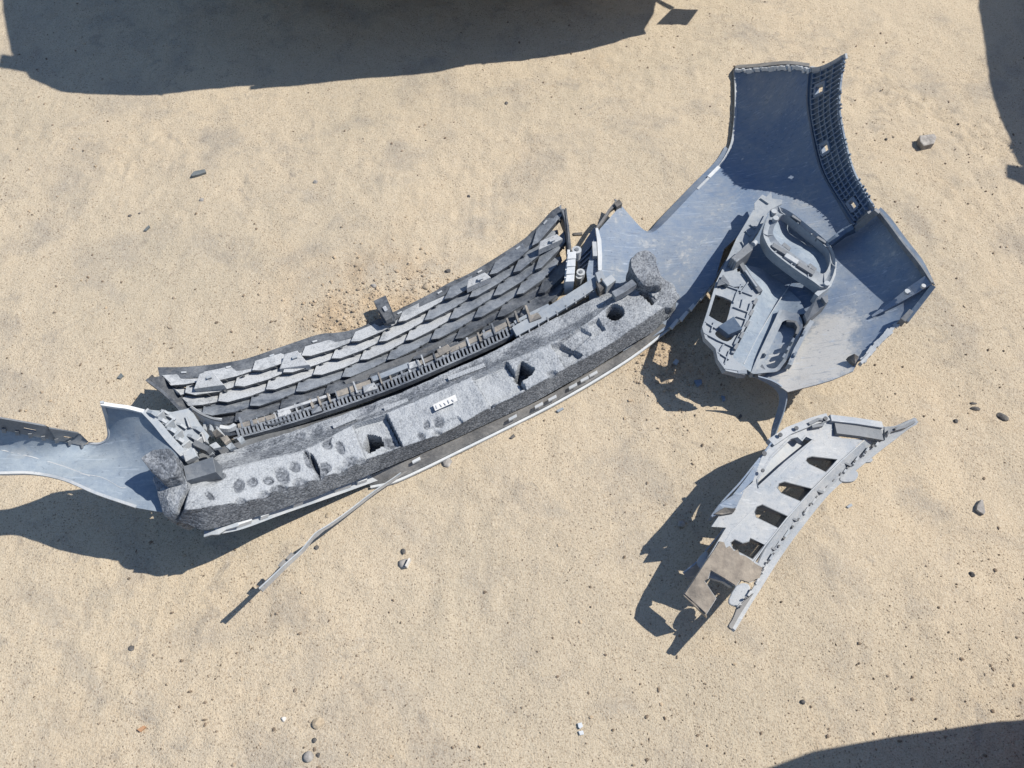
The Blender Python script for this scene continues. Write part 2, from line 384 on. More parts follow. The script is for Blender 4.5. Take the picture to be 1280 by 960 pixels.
# loose grit: one mass nobody could count
def ico():
    bm = bmesh.new(); bmesh.ops.create_icosphere(bm, subdivisions=1, radius=1); v = np.array([p.co[:] for p in bm.verts]); f = np.array([[q.index for q in p.verts] for p in bm.faces]); bm.free(); return v, f
IV, IF = ico()
def ico2():
    bm = bmesh.new(); bmesh.ops.create_icosphere(bm, subdivisions=3, radius=1); v = np.array([p.co[:] for p in bm.verts]); f = np.array([[q.index for q in p.verts] for p in bm.faces]); bm.free(); return v, f
IV2, IF2 = ico2()
oct_v = np.array([[1, 0, 0], [0, 1, 0], [-1, 0, 0], [0, -1, 0], [0, 0, 1], [0, 0, -1]], float); oct_f = np.array([[0, 1, 4], [1, 2, 4], [2, 3, 4], [3, 0, 4], [1, 0, 5], [2, 1, 5], [3, 2, 5], [0, 3, 5]])
def grit():
    VV = []; FF = []; TT = []; n0 = 0
    N = 34000; px = RNG.uniform(-20, 1300, N); py = RNG.uniform(-10, 975, N)
    PP = np.array([W(a, b) for a, b in zip(px, py)]); PP[:, 2] = ground_z(PP[:, 0], PP[:, 1])
    dens = vnoise(PP[:, 0], PP[:, 1], 2.6, 21) + .6 * vnoise(PP[:, 0], PP[:, 1], 8, 22)
    PP = PP[RNG.random(N) < .42 + 1.3 * dens]
    for p in PP:
        s = min(.0034, .0007 * (1 + RNG.pareto(2.7)))
        big = s > .0026; bv, bf = (IV, IF) if big else (oct_v, oct_f)
        q = bv * (1 + RNG.uniform(-.3, .3, (len(bv), 1))) * np.array([RNG.uniform(.7, 1.4), RNG.uniform(.6, 1.1), RNG.uniform(.5, .9)]) * s
        a = RNG.uniform(0, 6.28); R = np.array([[math.cos(a), -math.sin(a), 0], [math.sin(a), math.cos(a), 0], [0, 0, 1]])
        VV.append(q @ R.T + p + [0, 0, s * .25]); FF.append(bf + n0); n0 += len(bv); TT.append(np.full(len(bv), RNG.beta(1.3, 1.9)))
    # crumbs on the disturbed soil
    for c, rad, am in soil:
        Q = np.array(c)[None] + np.c_[RNG.normal(0, rad * .55, (int(520 * rad / .1), 2)), np.zeros(int(520 * rad / .1))]; Q[:, 2] = ground_z(Q[:, 0], Q[:, 1])
        for p in Q:
            s = .0009 * (1 + RNG.pareto(2.2)); s = min(s, .0040)
            q = IV * (1 + RNG.uniform(-.35, .35, (len(IV), 1))) * s * np.array([1.2, 1, .8]); VV.append(q + p + [0, 0, s * .3]); FF.append(IF + n0); n0 += len(IV); TT.append(np.full(len(IV), RNG.uniform(.55, 1)))
    o = mk('grit', np.concatenate(VV), np.concatenate(FF), M['pebble'], attrs={'tone': np.concatenate(TT)})
    tag(o, 'fine dark and tan grit strewn over the sandy ground', 'grit', kind='stuff')
grit()

# ------------------------------------------------------------------ the torn-off front bumper, lying face down
bump = empty('front_bumper', W(640, 430, 0))
tag(bump, 'broken grey front bumper lying face down across the sand, with black grille', 'car bumper')
# cover, left arm below the headlight opening
HL = [(-110, 500, .35), (0, 525, .31), (0, 592, .25), (-110, 585, .28), (60, 545, .25), (110, 553, .18), (80, 600, .215), (128, 503, .30), (134, 540, .21), (180, 514, .26), (225, 570, .22), (170, 634, .19), (205, 642, .185), (235, 640, .17), (120, 585, .195), (0, 563, .235), (60, 577, .205), (165, 560, .20), (250, 590, .17)]
left = [(-110, 512), (-50, 521), (0, 535), (55, 547), (106, 556)] + [tuple(p) for p in cat([(110, 554), (124, 554), (133, 549), (135, 540), (131, 523), (125, 503)], 4)] + [(140, 506), (160, 509), (180, 514), (200, 538), (225, 570), (250, 590), (250, 640), (206, 641), (172, 635)] + [tuple(p) for p in cat([(170, 634), (120, 617), (82, 601), (60, 595), (40, 592), (0, 592), (-110, 590)], 4)][1:]
cover_l = sheet('cover', left, HL, M['primer_b'], bump, step=8)
tag(cover_l, 'light grey narrow arm of the cover, raised above the ground')
# pale rolled edges of the arm
TL = TPS(HL)
def edge_line(name, pts, mat, parent, w=.004, hh=.005, dz=.0015, n=5, tps=None):
    P = cat([(p[0], p[1]) for p in pts], n); h = tps(np.array(P)) if tps else None
    Q = [W(p[0], p[1], (h[i] if tps else 0) + dz) for i, p in enumerate(P)]
    V, F = bar_geo(Q, w, hh); return mk(name, V, F, mat, parent, True)
edge_line('cover_edge', [(-60, 592), (0, 591), (40, 591), (80, 599), (120, 616), (170, 633)], M['clip'], bump, .005, .006, tps=TL)
edge_line('cover_edge', [(110, 554), (124, 554), (133, 549), (135, 540), (131, 523), (125, 503)], M['clip'], bump, .004, .006, tps=TL)
edge_line('cover_edge', [(126, 504), (145, 507), (160, 509), (180, 514)], M['clipw'], bump, .007, .006, tps=TL)
edge_line('crease', [(-20, 557), (0, 562), (40, 571), (80, 583), (112, 595)], M['clip'], bump, .0016, .002, .0005, tps=TL)
edge_line('crease', [(100, 592), (128, 597), (150, 609), (158, 609)], M['clip'], bump, .0012, .002, .0005, tps=TL)
# upper mounting flange of the arm, with its slots
fo = [(-60, 507), (0, 523), (40, 530), (97, 540), (110, 553), (104, 557), (60, 549), (0, 537), (-60, 522)]
fl = sheet('mounting_flange', fo, lambda P: TL(P) + .004 + np.clip((np.interp(P[:, 0], [-60, 0, 60, 110], [519, 534, 547, 556]) - P[:, 1]) * .0006, 0, .01), M['fog_d'], bump, step=5,
           holes=[[(30, 534.5), (45, 537.5), (45, 539.8), (29, 536.8)], [(79, 543.5), (92, 545.5), (93, 548), (79, 546)]])
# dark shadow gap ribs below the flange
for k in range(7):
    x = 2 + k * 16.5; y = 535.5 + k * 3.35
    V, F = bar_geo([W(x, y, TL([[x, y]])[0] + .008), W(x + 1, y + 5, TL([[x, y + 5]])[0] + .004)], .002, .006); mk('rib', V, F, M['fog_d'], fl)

# cover, centre pan below grille and foam (dark, mostly hidden) and its visible lower rim
pan = sheet('centre_pan', [(225, 575), (290, 555), (440, 512), (560, 462), (700, 395), (770, 350), (830, 412), (720, 470), (560, 552), (480, 588), (300, 655), (240, 640)],
            [(225, 575, .15), (300, 560, .09), (440, 515, .04), (560, 465, .02), (700, 395, .015), (770, 350, .02), (830, 412, .02), (720, 470, .008), (560, 552, .008), (480, 588, .02), (300, 655, .11), (240, 640, .13)], M['grille_d'], bump, step=14)
tag(pan, 'dark pan of the cover below the foam beam')
ra = [(268, 660, .160), (300, 651, .135), (350, 633, .10), (410, 611, .06), (470, 591, .028)]
rb = [(272, 668, .150), (304, 661, .125), (353, 643, .09), (413, 622, .05), (474, 600, .018)]
rim_l = ribbon('lower_rim', ra, rb, M['clip'], bump, .004, 40)
for x, dx in ((305, 9), (330, 5), (372, 6), (428, 10), (452, 6)):
    y = np.interp(x, [p[0] for p in ra], [p[1] for p in ra]); h = np.interp(x, [p[0] for p in ra], [p[2] for p in ra])
    yf = lambda q: np.interp(q, [p[0] for p in ra], [p[1] for p in ra]); hf_ = lambda q: np.interp(q, [p[0] for p in ra], [p[2] for p in ra])
    V, F = bar_geo([W(x - dx, yf(x - dx) + 1.5, hf_(x - dx) + .006), W(x + dx, yf(x + dx) + 1.5, hf_(x + dx) + .006)], .010, .012); mk('rim_tab', V, F, M['clipw'], bump)
V, F = bar_geo(WL([(255, 667, .157), (264, 666, .157), (272, 664, .156), (282, 660, .152), (298, 655, .146)]), [.012, .007, .013, .006, .008], .004); mk('rim_tongue', V, F, M['clip'], bump)
rc = [(455, 598, .030), (480, 587, .034), (520, 571, .036), (560, 554, .036), (620, 527, .034), (680, 499, .032), (740, 464, .032), (790, 434, .034), (830, 405, .038)]
rd = [(462, 607, .012), (492, 601, .012), (530, 585, .012), (570, 566, .012), (630, 537, .012), (690, 507, .012), (748, 475, .014), (798, 443, .018), (838, 411, .024)]
rd = [(p[0] - (p[0] - q[0]) * f, p[1] - (p[1] - q[1]) * f, p[2]) for p, q, f in zip(rd, rc, np.linspace(0, .35, len(rd)))]
rim_d = ribbon('lower_rim', rc, rd, M['rim'], bump, .004, 60); tag(rim_d, 'darker grey stretch of the lower rim')
re = [(p[0] + 1, p[1] + 1.6, p[2]) for p in rd]
V, F = bar_geo(WL(resample(cat(re + [(852, 398, .03), (872, 376, .042), (893, 352, .055)]), 70)), .005, .006); mk('rim_edge', V, F, M['clipw'], bump)
for x in (520, 641, 673, 690, 716, 730, 741):
    p = np.array(resample(cat(rc), 200)); i = np.argmin(abs(p[:, 0] - x)); q = p[i]
    prism('rim_clip', [(q[0] - 5, q[1] + 5, q[2] + .004), (q[0] + 5, q[1] - .5, q[2] + .004), (q[0] + 6, q[1] + 3, q[2] + .001), (q[0] - 4, q[1] + 8, q[2] + .001)], .006, M['clip'] if x != 520 else M['clipw'], bump)
# toothed pale edge up the right arm
for k, (x, y) in enumerate([(842, 404), (854, 394), (866, 381), (878, 368), (888, 357)]):
    h = .036 + k * .004
    prism('edge_tab', [(x - 5, y + 4, h), (x + 4, y - 6, h), (x + 7, y - 4, h), (x - 1, y + 7, h)], .006, M['clipw'], bump)
# torn strip peeling off the rim
ts = cat([(520, 580, .018), (495, 598, .02), (470, 615, .032), (440, 638, .055), (415, 656, .075), (396, 668, .09), (380, 687, .103), (360, 705, .117), (342, 722, .13), (326, 737, .14)], 6)
wv = np.interp(np.linspace(0, 1, len(ts)), [0, .3, .5, .55, .6, .65, .8, 1], [.004, .004, .0045, .009, .0045, .006, .008, .011])
V, F = bar_geo(WL(ts), wv, .003, (.35, -.15, 1)); strip = mk('torn_strip', V, F, M['rim'], bump, True); tag(strip, 'thin strip torn off the lower rim, sticking out over the sand')
ts2 = [(p[0] - 2.2, p[1] - 1.5, p[2] + .005) for p in ts]; V, F = bar_geo(WL(ts2[4:]), .002, .004); mk('strip_fold', V, F, M['clip'], strip, True)
for (x, y, h) in ((352, 706, .118), (362, 697, .11)):
    prism('strip_lug', [(x - 5, y + 1, h), (x + 2, y - 7, h), (x + 6, y - 4, h), (x, y + 4, h)], .004, M['rim'], strip)

# ---- right arm and wing
HW = [(774, 257, .065), (742, 300, .06), (735, 345, .05), (800, 285, .045), (812, 290, .042), (828, 280, .042), (872, 234, .022), (913, 183, .012), (920, 88, .010), (919, 130, .008), (960, 84, .085), (1000, 110, .16), (850, 320, .05), (893, 352, .06), (850, 398, .034), (830, 412, .03), (780, 380, .03), (960, 150, .06),
      (1012, 84, .19), (1010, 124, .165), (1015, 161, .134), (1026, 209, .112), (1043, 242, .113), (1067, 282, .135), (940, 230, .045), (1000, 260, .082),
      (1092, 259, .19), (1130, 306, .215), (1168, 352, .235), (1130, 400, .185), (1105, 420, .17), (1083, 445, .155), (1066, 463, .145), (1020, 481, .12), (985, 490, .10), (1100, 350, .165), (1060, 360, .14), (1050, 420, .135), (1000, 330, .105), (960, 350, .085), (970, 420, .09), (935, 440, .085), (920, 300, .07)]
TW = TPS(HW)
wing = cat([(774, 259), (800, 285), (812, 291), (828, 281), (872, 235), (900, 206), (913, 183), (918.5, 155), (920, 120), (919, 87)], 4) + [(940, 85), (960, 84), (990, 82), (1012, 84)] + cat([(1010, 124), (1015, 161), (1026, 209), (1043, 242), (1067, 282)], 4) + [(1092, 260), (1100, 263)] + cat([(1110, 276), (1130, 303), (1150, 328), (1166, 352)], 3) + [(1150, 374), (1130, 399), (1122, 403), (1105, 421), (1083, 446), (1072, 452), (1066, 464), (1040, 475), (1020, 481), (1000, 486)] + \
       cat([(985, 490), (976, 484), (958, 476), (935, 468), (918, 452), (912, 430), (925, 400), (935, 370), (930, 335), (937, 297)], 3) + [(934, 284), (905, 311), (893, 352), (872, 377), (850, 399), (830, 413), (780, 440), (740, 400), (733, 340), (742, 300), (750, 286)]
wing = [tuple(p) for p in wing]
cover_r = sheet('cover', wing, TW, M['primer'], bump, step=7)
def add_dust(o, spots):
    V = np.array([v.co[:] for v in o.data.vertices]) + ORG[o.name]; d = np.zeros(len(V))
    for x, y, h, r, a in spots: c = W(x, y, h); d += a * np.exp(-(((V[:, :2] - c[:2]) ** 2).sum(1)) / (r * PXM) ** 2)
    at = o.data.attributes.new('dust', 'FLOAT', 'POINT'); at.data.foreach_set('value', d.astype(np.float32))
add_dust(cover_r, [(1015, 440, .12, 40, 1.3), (1000, 475, .11, 35, .9), (1035, 410, .13, 30, .8), (850, 320, .05, 55, .35), (885, 265, .04, 40, .35), (790, 310, .05, 40, .4), (1075, 330, .15, 35, .4)]); tag(cover_r, 'blue-grey right wing of the cover, seen from its inner side')
# drooping lip along the headlight opening
la = [(774, 259), (800, 285), (812, 291), (828, 281), (872, 235), (900, 206), (911, 187)]
lb = [(771, 250), (777, 256), (805, 287), (815, 289), (826, 276), (868, 232), (896, 204), (909, 184)]
La = resample(cat(la), 50); Lb = resample(cat(lb), 50)
V, F = ribbon_geo([W(p[0], p[1], TW([p])[0]) for p in La], [W(p[0] - 2.5, p[1] - 1.5, max(.006, TW([a])[0] - .026)) for p, a in zip(Lb, La)], .003)
mk('headlight_lip', V, F, M['primer'], bump, True)
edge_line('cover_edge', [(872, 236), (898, 209), (913, 184), (918.5, 155), (920, 120), (919, 87)], M['clip'], bump, .006, .010, .002, tps=TW)
edge_line('cover_edge', [(886, 221), (899, 208)], M['clipw'], bump, .009, .008, .004, tps=TW)
edge_line('crease', [(893, 350), (905, 330), (925, 300)], M['primer_b'], bump, .003, .004, .001, tps=TW)
edge_line('crease', [(800, 352), (850, 330), (880, 300), (905, 265), (930, 240)], M['primer_b'], bump, .0015, .003, .0003, tps=TW)
# crumbled pale top edge
tp = resample(cat([(919, 87), (940, 86), (960, 84), (985, 82), (1012, 85)]), 34)
mb = MB()
for k in range(33):
    a, b = tp[k], tp[k + 1]; w = random.uniform(.004, .011); j = random.uniform(-1.2, 1.2)
    mb.add(*bar_geo([W(a[0], a[1] + j, TW([a])[0] + .009), W(b[0] + .5, b[1] + j, TW([b])[0] + .009)], w, random.uniform(.006, .012)))
mb.build('crumbled_edge', M['clipw'], bump)
V, F = ribbon_geo([W(p[0], p[1] - 2, TW([p])[0] + .008) for p in tp], [W(p[0], p[1] - 6, TW([p])[0] - .02) for p in tp], .003); mk('end_lip', V, F, M['rim'], bump, True)

# wheel arch flange: ribbed trough with three fastener holes
fi = cat([(1012, 88, .19), (1010, 124, .165), (1015, 161, .134), (1026, 209, .112), (1043, 242, .113), (1067, 282, .137)], 6)
fu = cat([(1055, 72, .30), (1049, 127, .262), (1054, 166, .218), (1065, 209, .180), (1078, 236, .174), (1092, 259, .185)], 6)
N = 60; FI = np.array(WL(resample(fi, N))); FO = np.array(WL(resample(fu, N)))
sag = lambda v: -.012 * math.sin(math.pi * min(1, max(0, v)) ** .8)
def ap(u, v, dz=0):
    i = u * (N - 1); k = min(int(i), N - 2); t = i - k
    a = FI[k] * (1 - t) + FI[k + 1] * t; b = FO[k] * (1 - t) + FO[k + 1] * t
    if u < .06: b = b + (FI[0] - FO[0]) * 0
    p = a * (1 - v) + b * v; p[2] += sag(v) + dz; return p
def an(u, v):
    e = .01; du = ap(min(1, u + e), v) - ap(max(0, u - e), v); dw = ap(u, min(1, v + .05)) - ap(u, max(0, v - .05)); n_ = np.cross(du, dw); n_ /= np.linalg.norm(n_) + 1e-9
    return n_ if n_[0] < 0 else -n_
def aq(u, v, d): return ap(u, v) + an(u, v) * d
holes3 = [(.135, .48), (.50, .47), (.905, .55)]
NU, NVv = 90, 22; Vt = []; Ft = []
for i in range(NU + 1):
    for j in range(NVv + 1): Vt.append(ap(i / NU, j / NVv))
for i in range(NU):
    for j in range(NVv):
        u, v = (i + .5) / NU, (j + .5) / NVv
        if any(abs(u - a) < .024 and abs(v - b) < .12 for a, b in holes3): continue
        q = i * (NVv + 1) + j; Ft += [[q, q + NVv + 1, q + NVv + 2], [q, q + NVv + 2, q + 1]]
Ft = np.array(Ft); Vt = np.array(Vt)
fn = np.cross(Vt[Ft[:, 1]] - Vt[Ft[:, 0]], Vt[Ft[:, 2]] - Vt[Ft[:, 0]])
if fn[:, 2].sum() < 0: Ft = Ft[:, ::-1]
V, F = thick(Vt, Ft, .003); arch = mk('wheel_arch_flange', V, F, M['arch'], bump, True); tag(arch, 'dark blue-grey ribbed flange along the wheel arch')
for k in range(31):
    u = .02 + k * .0315
    if any(abs(u - a) < .034 for a, b in holes3): vs = [(.20, .34), (.66, 1.0)]
    else: vs = [(.20, 1.0)]
    for v0, v1 in vs:
        P = [aq(max(0, u - .008 * (v0 + (v1 - v0) * t / 6)), v0 + (v1 - v0) * t / 6, .006) for t in range(7)]
        V, F = bar_geo(P, .0022, .007, an(u, .6)); mk('cross_rib', V, F, M['primer'], arch)
for v in (.20, .46, .62, .80):
    P = [aq(.02 + .965 * t / 50, v, .006) for t in range(51)]
    if v in (.46, .62):
        runs = []; cur = []
        for t, p in enumerate(P):
            u = .02 + .965 * t / 50
            if any(abs(u - a) < .036 for a, b in holes3):
                if len(cur) > 1: runs.append(cur)
                cur = []
            else: cur.append(p)
        if len(cur) > 1: runs.append(cur)
    else: runs = [P]
    for r in runs: V, F = bar_geo(r, .0022, .007, an(.5, .6)); mk('long_rib', V, F, M['primer'], arch)
for a, b in holes3:
    for (u0, v0, u1, v1) in ((a - .032, b - .14, a + .032, b - .14), (a - .032, b + .14, a + .032, b + .14), (a - .032, b - .14, a - .032, b + .14), (a + .032, b - .14, a + .032, b + .14)):
        V, F = bar_geo([aq(u0, v0, .008), aq(u1, v1, .008)], .007, .010, an(a, b)); mk('hole_frame', V, F, M['primer'], arch)
V, F = bar_geo([ap(t / 50, 1.0, .003) for t in range(51)], .004, .010); mk('arch_edge', V, F, M['primer_b'], arch, True)
mb = MB(); random.seed(21)
for k in range(40):  # teeth added along the arch edge to give its shadow a jagged border
    u = .03 + k * .0243; L_ = random.choice((0, .006, .010, .014, .004)) * (1.0 if u > .35 else 1.3)
    if L_: V, F = bar_geo([ap(u, 1.0, L_ * .7), ap(u + random.uniform(.006, .013), 1.0, L_ * .7)], .003, L_ * .7 + .004); mk('shadow_tooth', V, F, M['arch'], arch)
V, F = bar_geo([ap(t / 50, .0, .004) for t in range(51)], .006, .008); mk('arch_seam', V, F, M['arch'], arch, True)
mb = MB()
for k in range(14):
    v = k / 14; mb.add(*bar_geo([ap(.0, v, .012), ap(.0, v + 1 / 14, .012)], random.uniform(.004, .008), .012))
mb.build('arch_end_edge', M['clip'], arch)
for (p, q) in (((1067, 284, .16), (1094, 261, .235)), ((1072, 277, .165), (1086, 264, .21))):
    V, F = bar_geo(WL([p, q]), .009, .012); mk('arch_end_rib', V, F, M['fog_d'], arch)
# right edge lip of the lower wing corner
ea = [(1098, 262, .212), (1110, 277, .222), (1130, 304, .232), (1150, 329, .240), (1166, 353, .244)]
eb = [(1101, 259, .196), (1114, 273, .200), (1134, 300, .205), (1154, 326, .210), (1169, 356, .21)]
ribbon('corner_lip', ea, eb, M['arch'], bump, .003, 30)
V, F = bar_geo(WL(resample(cat(ea), 24)), .005, .012); mk('corner_edge', V, F, M['fog_d'], bump, True)
# fasteners and torn bits along the lower edge of the corner
mb = MB(); mb.add(*bar_geo(WL([(1167, 357, .235), (1150, 379, .21), (1133, 401, .19)]), .010, .02)); mb.build('corner_rail', M['arch'], bump)
mb = MB(); mb.add(*bar_geo(WL([(1160, 350, .24), (1140, 363, .215), (1118, 378, .19), (1090, 395, .165)]), [.022, .02, .012, .004], .006)); mb.build('corner_fold', M['primer'], bump)
for (x, y, s) in ((1133, 366, 3.6), (1153, 359, 2.8)):
    h = TW([(x, y)])[0] + .022; c = W(x, y, h)
    V, F = tube_geo([c, c + [0, 0, .006]], s * .0016, 12); mk('fastener', V, F, M['clip'], bump, True)
mb = MB(); random.seed(3)
ep = resample(cat([(1128, 401), (1118, 408), (1105, 421), (1094, 432), (1083, 446), (1078, 451)]), 20)
for k in range(19):
    a, b = ep[k], ep[k + 1]; ha = TW([a])[0]; mb.add(*bar_geo([W(a[0], a[1], ha + .006), W(b[0], b[1], TW([b])[0] + .006)], random.uniform(.005, .014), random.uniform(.006, .014)))
mb.build('torn_edge', M['clip'], bump)
prism('corner_block', [(1126, 398, .205), (1137, 386, .215), (1142, 389, .213), (1132, 402, .20)], .02, M['fog_d'], bump)
prism('dark_tab', [(1060, 446, .155), (1068, 442, .165), (1074, 446, .16), (1069, 455, .155)], .012, M['stone_d'], bump)
prism('edge_hook', [(1075, 452, .16), (1087, 440, .165), (1089, 443, .163), (1078, 455, .158)], .012, M['clip'], bump)
# curled tail of the lower edge
ca = cat([(948, 471, .115), (962, 475, .108), (975, 482, .10), (983, 492, .085), (980, 512, .06), (973, 532, .035), (968, 545, .02)], 5)
cb = cat([(948, 474, .108), (958, 479, .095), (969, 487, .078), (974, 497, .06), (971, 514, .04), (965, 533, .02), (963, 548, .008)], 5)
V, F = ribbon_geo(WL(resample(ca, 34)), WL(resample(cb, 34)), .003); mk('curled_tail', V, F, M['primer'], bump, True)

# ---- fog lamp bracket
fog = sheet('fog_light_bracket',
    [(943, 264), (943, 254), (953, 243), (958, 246), (964, 239), (965, 248), (978, 250), (977, 255), (963, 262), (958, 268), (950, 283), (941, 297), (936, 300), (942, 308), (926, 327), (926, 340), (937, 349), (951, 365), (945, 373), (936, 391), (932, 407), (928, 415), (920, 430), (915, 440), (917, 448), (934, 461), (932, 468), (907, 463), (901, 456), (898, 449), (896, 436), (882, 423), (879, 410), (887, 387), (897, 354), (913, 320), (922, 300), (935, 278)],
    [(943, 254, .115), (978, 250, .12), (922, 300, .125), (913, 320, .13), (897, 354, .14), (887, 387, .145), (879, 410, .145), (896, 436, .14), (907, 463, .13), (934, 465, .118), (951, 365, .135), (936, 391, .14), (928, 415, .138), (917, 448, .13), (936, 300, .125), (905, 400, .142)],
    M['fog'], bump, step=5, t=.0035,
    holes=[cat([(894, 368), (913, 375), (914, 380), (908, 402), (903, 404), (888, 396), (886, 391), (891, 371)], 2, True), cat([(896, 414), (908, 408), (919, 409), (918, 420), (909, 427), (899, 423), (894, 418)], 2, True),
           [(939, 378), (943.5, 378), (942, 384), (937.5, 384)], [(930, 402), (934, 402), (932, 408), (928.5, 408)], [(918, 432), (922, 430), (919, 437), (916.5, 437)], [(921, 336), (925, 334), (926, 338.5), (922, 340)]])
tag(fog, 'light grey fog lamp bracket with two square holes on the wing')
FT = TPS([(943, 254, .115), (978, 250, .12), (922, 300, .125), (913, 320, .13), (897, 354, .14), (887, 387, .145), (879, 410, .145), (896, 436, .14), (907, 463, .13), (934, 465, .118), (951, 365, .135), (936, 391, .14), (928, 415, .138), (917, 448, .13), (936, 300, .125), (905, 400, .142)])
def frib(pts, mat='fog', w=.0024, hh=.006, dz=.0045, name='rib'):
    V, F = bar_geo([W(x, y, FT([(x, y)])[0] + dz) for x, y in pts], w, hh); return mk(name, V, F, M[mat], fog)
for pts in ([(899, 350), (917, 358), (929, 357)], [(903, 355), (920, 361), (941, 369)], [(928, 354), (921, 366), (917, 378)], [(936, 352), (926, 366)], [(917, 383), (930, 388), (936, 390)], [(921, 395), (933, 399)], [(882, 402), (895, 410)], [(881, 416), (898, 425), (916, 433)], [(898, 440), (912, 449)], [(893, 402), (889, 414)], [(905, 430), (900, 438)], [(912, 438), (906, 455)], [(905, 460), (930, 464)], [(938, 280), (944, 285)], [(932, 288), (938, 294)], [(927, 301), (931, 308)], [(951, 247), (961, 254)], [(929, 373), (926, 386)]):
    frib(pts)
for pts in ([(943, 263), (935, 277), (922, 299), (913, 319), (897, 353), (887, 386), (879.5, 409), (883, 422), (896, 435), (899, 449), (908, 462), (931, 467)],): frib(pts, 'fog', .006, .016, .003, 'bracket_edge')
frib([(958, 268), (949, 285), (938, 301)], 'fog', .006, .02, .006, 'bracket_edge')
frib([(926, 328), (938, 348), (951, 364)], 'fog_d', .010, .025, .008, 'bracket_wall')
frib([(932, 338), (946, 358)], 'fog', .004, .02, .012, 'bracket_wall')
frib([(940, 378), (932, 405), (920, 428), (916, 441)], 'fog', .006, .03, .006, 'bracket_wall')
for (x, y) in ((938, 390), (933, 404), (926, 418), (919, 432), (943, 376)):
    prism('bracket_lug', [(x - 2, y + 3, .147), (x + 2, y - 4, .147), (x + 5, y - 2, .144), (x + 1, y + 5, .144)], .02, M['fog_d'], fog)
rc_o = [(926, 330), (950, 335), (975, 352), (1000, 375), (1008, 392), (985, 395), (975, 402), (940, 466), (934, 462), (917, 448), (915, 440), (920, 430), (928, 415), (932, 407), (936, 391), (945, 373), (951, 365), (937, 349)]
rec = sheet('lamp_recess', rc_o, [(926, 330, .125), (937, 349, .128), (951, 365, .128), (936, 391, .13), (928, 415, .128), (917, 448, .122), (934, 462, .112), (950, 335, .11), (975, 352, .10), (1000, 375, .118), (1008, 392, .124), (985, 395, .108), (975, 402, .104), (955, 400, .108), (945, 430, .108), (960, 370, .108)], M['primer_b'], bump, step=6)
edge_line('crease', [(990, 352), (965, 390), (945, 425), (930, 455)], M['clip'], bump, .0018, .002, .001, tps=TPS([(990, 352, .108), (965, 390, .107), (945, 425, .109), (930, 455, .114), (940, 390, .12)]))
# rib tower (ribbed clip) and dark tab box
prism('clip_tower', [(914, 322, .165), (936, 304, .17), (941, 308, .17), (941, 312, .168), (921, 328, .163)], .05, M['fog_d'], fog)
for d in (0, 2.6, 5.2): frib([(915 + d, 322 + d * .9), (936 + d * .8, 304 + d * 1.2)], 'fog', .0016, .03, .034, 'tower_rib')
V, F = tube_geo([W(941, 306, .165), W(944, 303, .16)], .006, 10); mk('tower_pin', V, F, M['clip'], fog, True)
prism('dark_box', [(898, 408, .152), (917, 395.5, .162), (928, 411, .160), (911, 418, .152)], .018, M['arch'], fog, .03)
prism('round_tab', cat([(899, 349, .152), (910, 356, .155), (912, 354, .155), (904, 343, .15)], 1, True) + [(896, 358, .15)], .012, M['fog_d'], fog)
prism('pin_block', [(933, 461, .128), (922, 464, .128), (923, 467, .126), (934, 467, .124)], .02, M['fog'], fog)
# bezel ring round the lamp opening
S5 = lambda L: [(880 + x / 7.11, 230 + y / 7.11) for x, y in L]
bo = S5([(590, 235), (650, 203), (720, 222), (800, 270), (870, 325), (1000, 430), (1090, 510), (1140, 580), (1165, 650), (1165, 740), (1135, 840), (1090, 905), (1040, 915), (985, 875), (850, 785), (720, 690), (600, 590), (545, 500), (527, 430), (550, 330)])
bi = S5([(665, 300), (700, 272), (750, 285), (840, 355), (930, 430), (1000, 485), (1070, 545), (1110, 600), (1122, 670), (1110, 730), (1080, 785), (1040, 795), (975, 750), (865, 675), (770, 605), (670, 525), (625, 465), (612, 430), (625, 380), (645, 335)])
HB = lambda x, y: .170 - .0003 * (x - 990) * .3 - .00012 * (y - 300)
def ring3(L, n, dz=0, sh=0): return [W(p[0], p[1], HB(p[0], p[1]) + dz) for p in resample(cat(L + [L[0]], 5), n)]
n = 96; Ro, Ri = ring3(bo, n), ring3(bi, n, -.004)
bo2 = [(p[0] * 1.0 + (1002 - p[0]) * .0, p[1]) for p in bo]; Ro2 = [p - np.array([0, 0, .028]) + np.array([0, 0, 0]) for p in Ro]; Ri2 = [p - np.array([0, 0, .024]) for p in Ri]
mid = [(a * .45 + b * .55) - np.array([0, 0, .007]) for a, b in zip(Ro, Ri)]; mid2 = [(a * .7 + b * .3) - np.array([0, 0, .006]) for a, b in zip(Ro, Ri)]
rings = [Ro2, Ro, mid2, mid, Ri, Ri2]; V = np.concatenate([np.array(r) for r in rings]); F = []
for l in range(5):
    for i in range(n - 1): F.append([l * n + i, l * n + i + 1, (l + 1) * n + i + 1, (l + 1) * n + i])
bez = mk('lamp_bezel', V, F, M['fog'], bump, True); tag(bez, 'rounded light grey lamp bezel ring on the wing')
for i in range(4, n - 2, 9):
    a, b = np.array(Ro[i]), np.array(Ri[i]); V, F = bar_geo([a + [0, 0, .0006], a * .5 + b * .5 - [0, 0, .004], b + [0, 0, .0006]], .002, .006); mk('bezel_rib', V, F, M['fog'], bez)
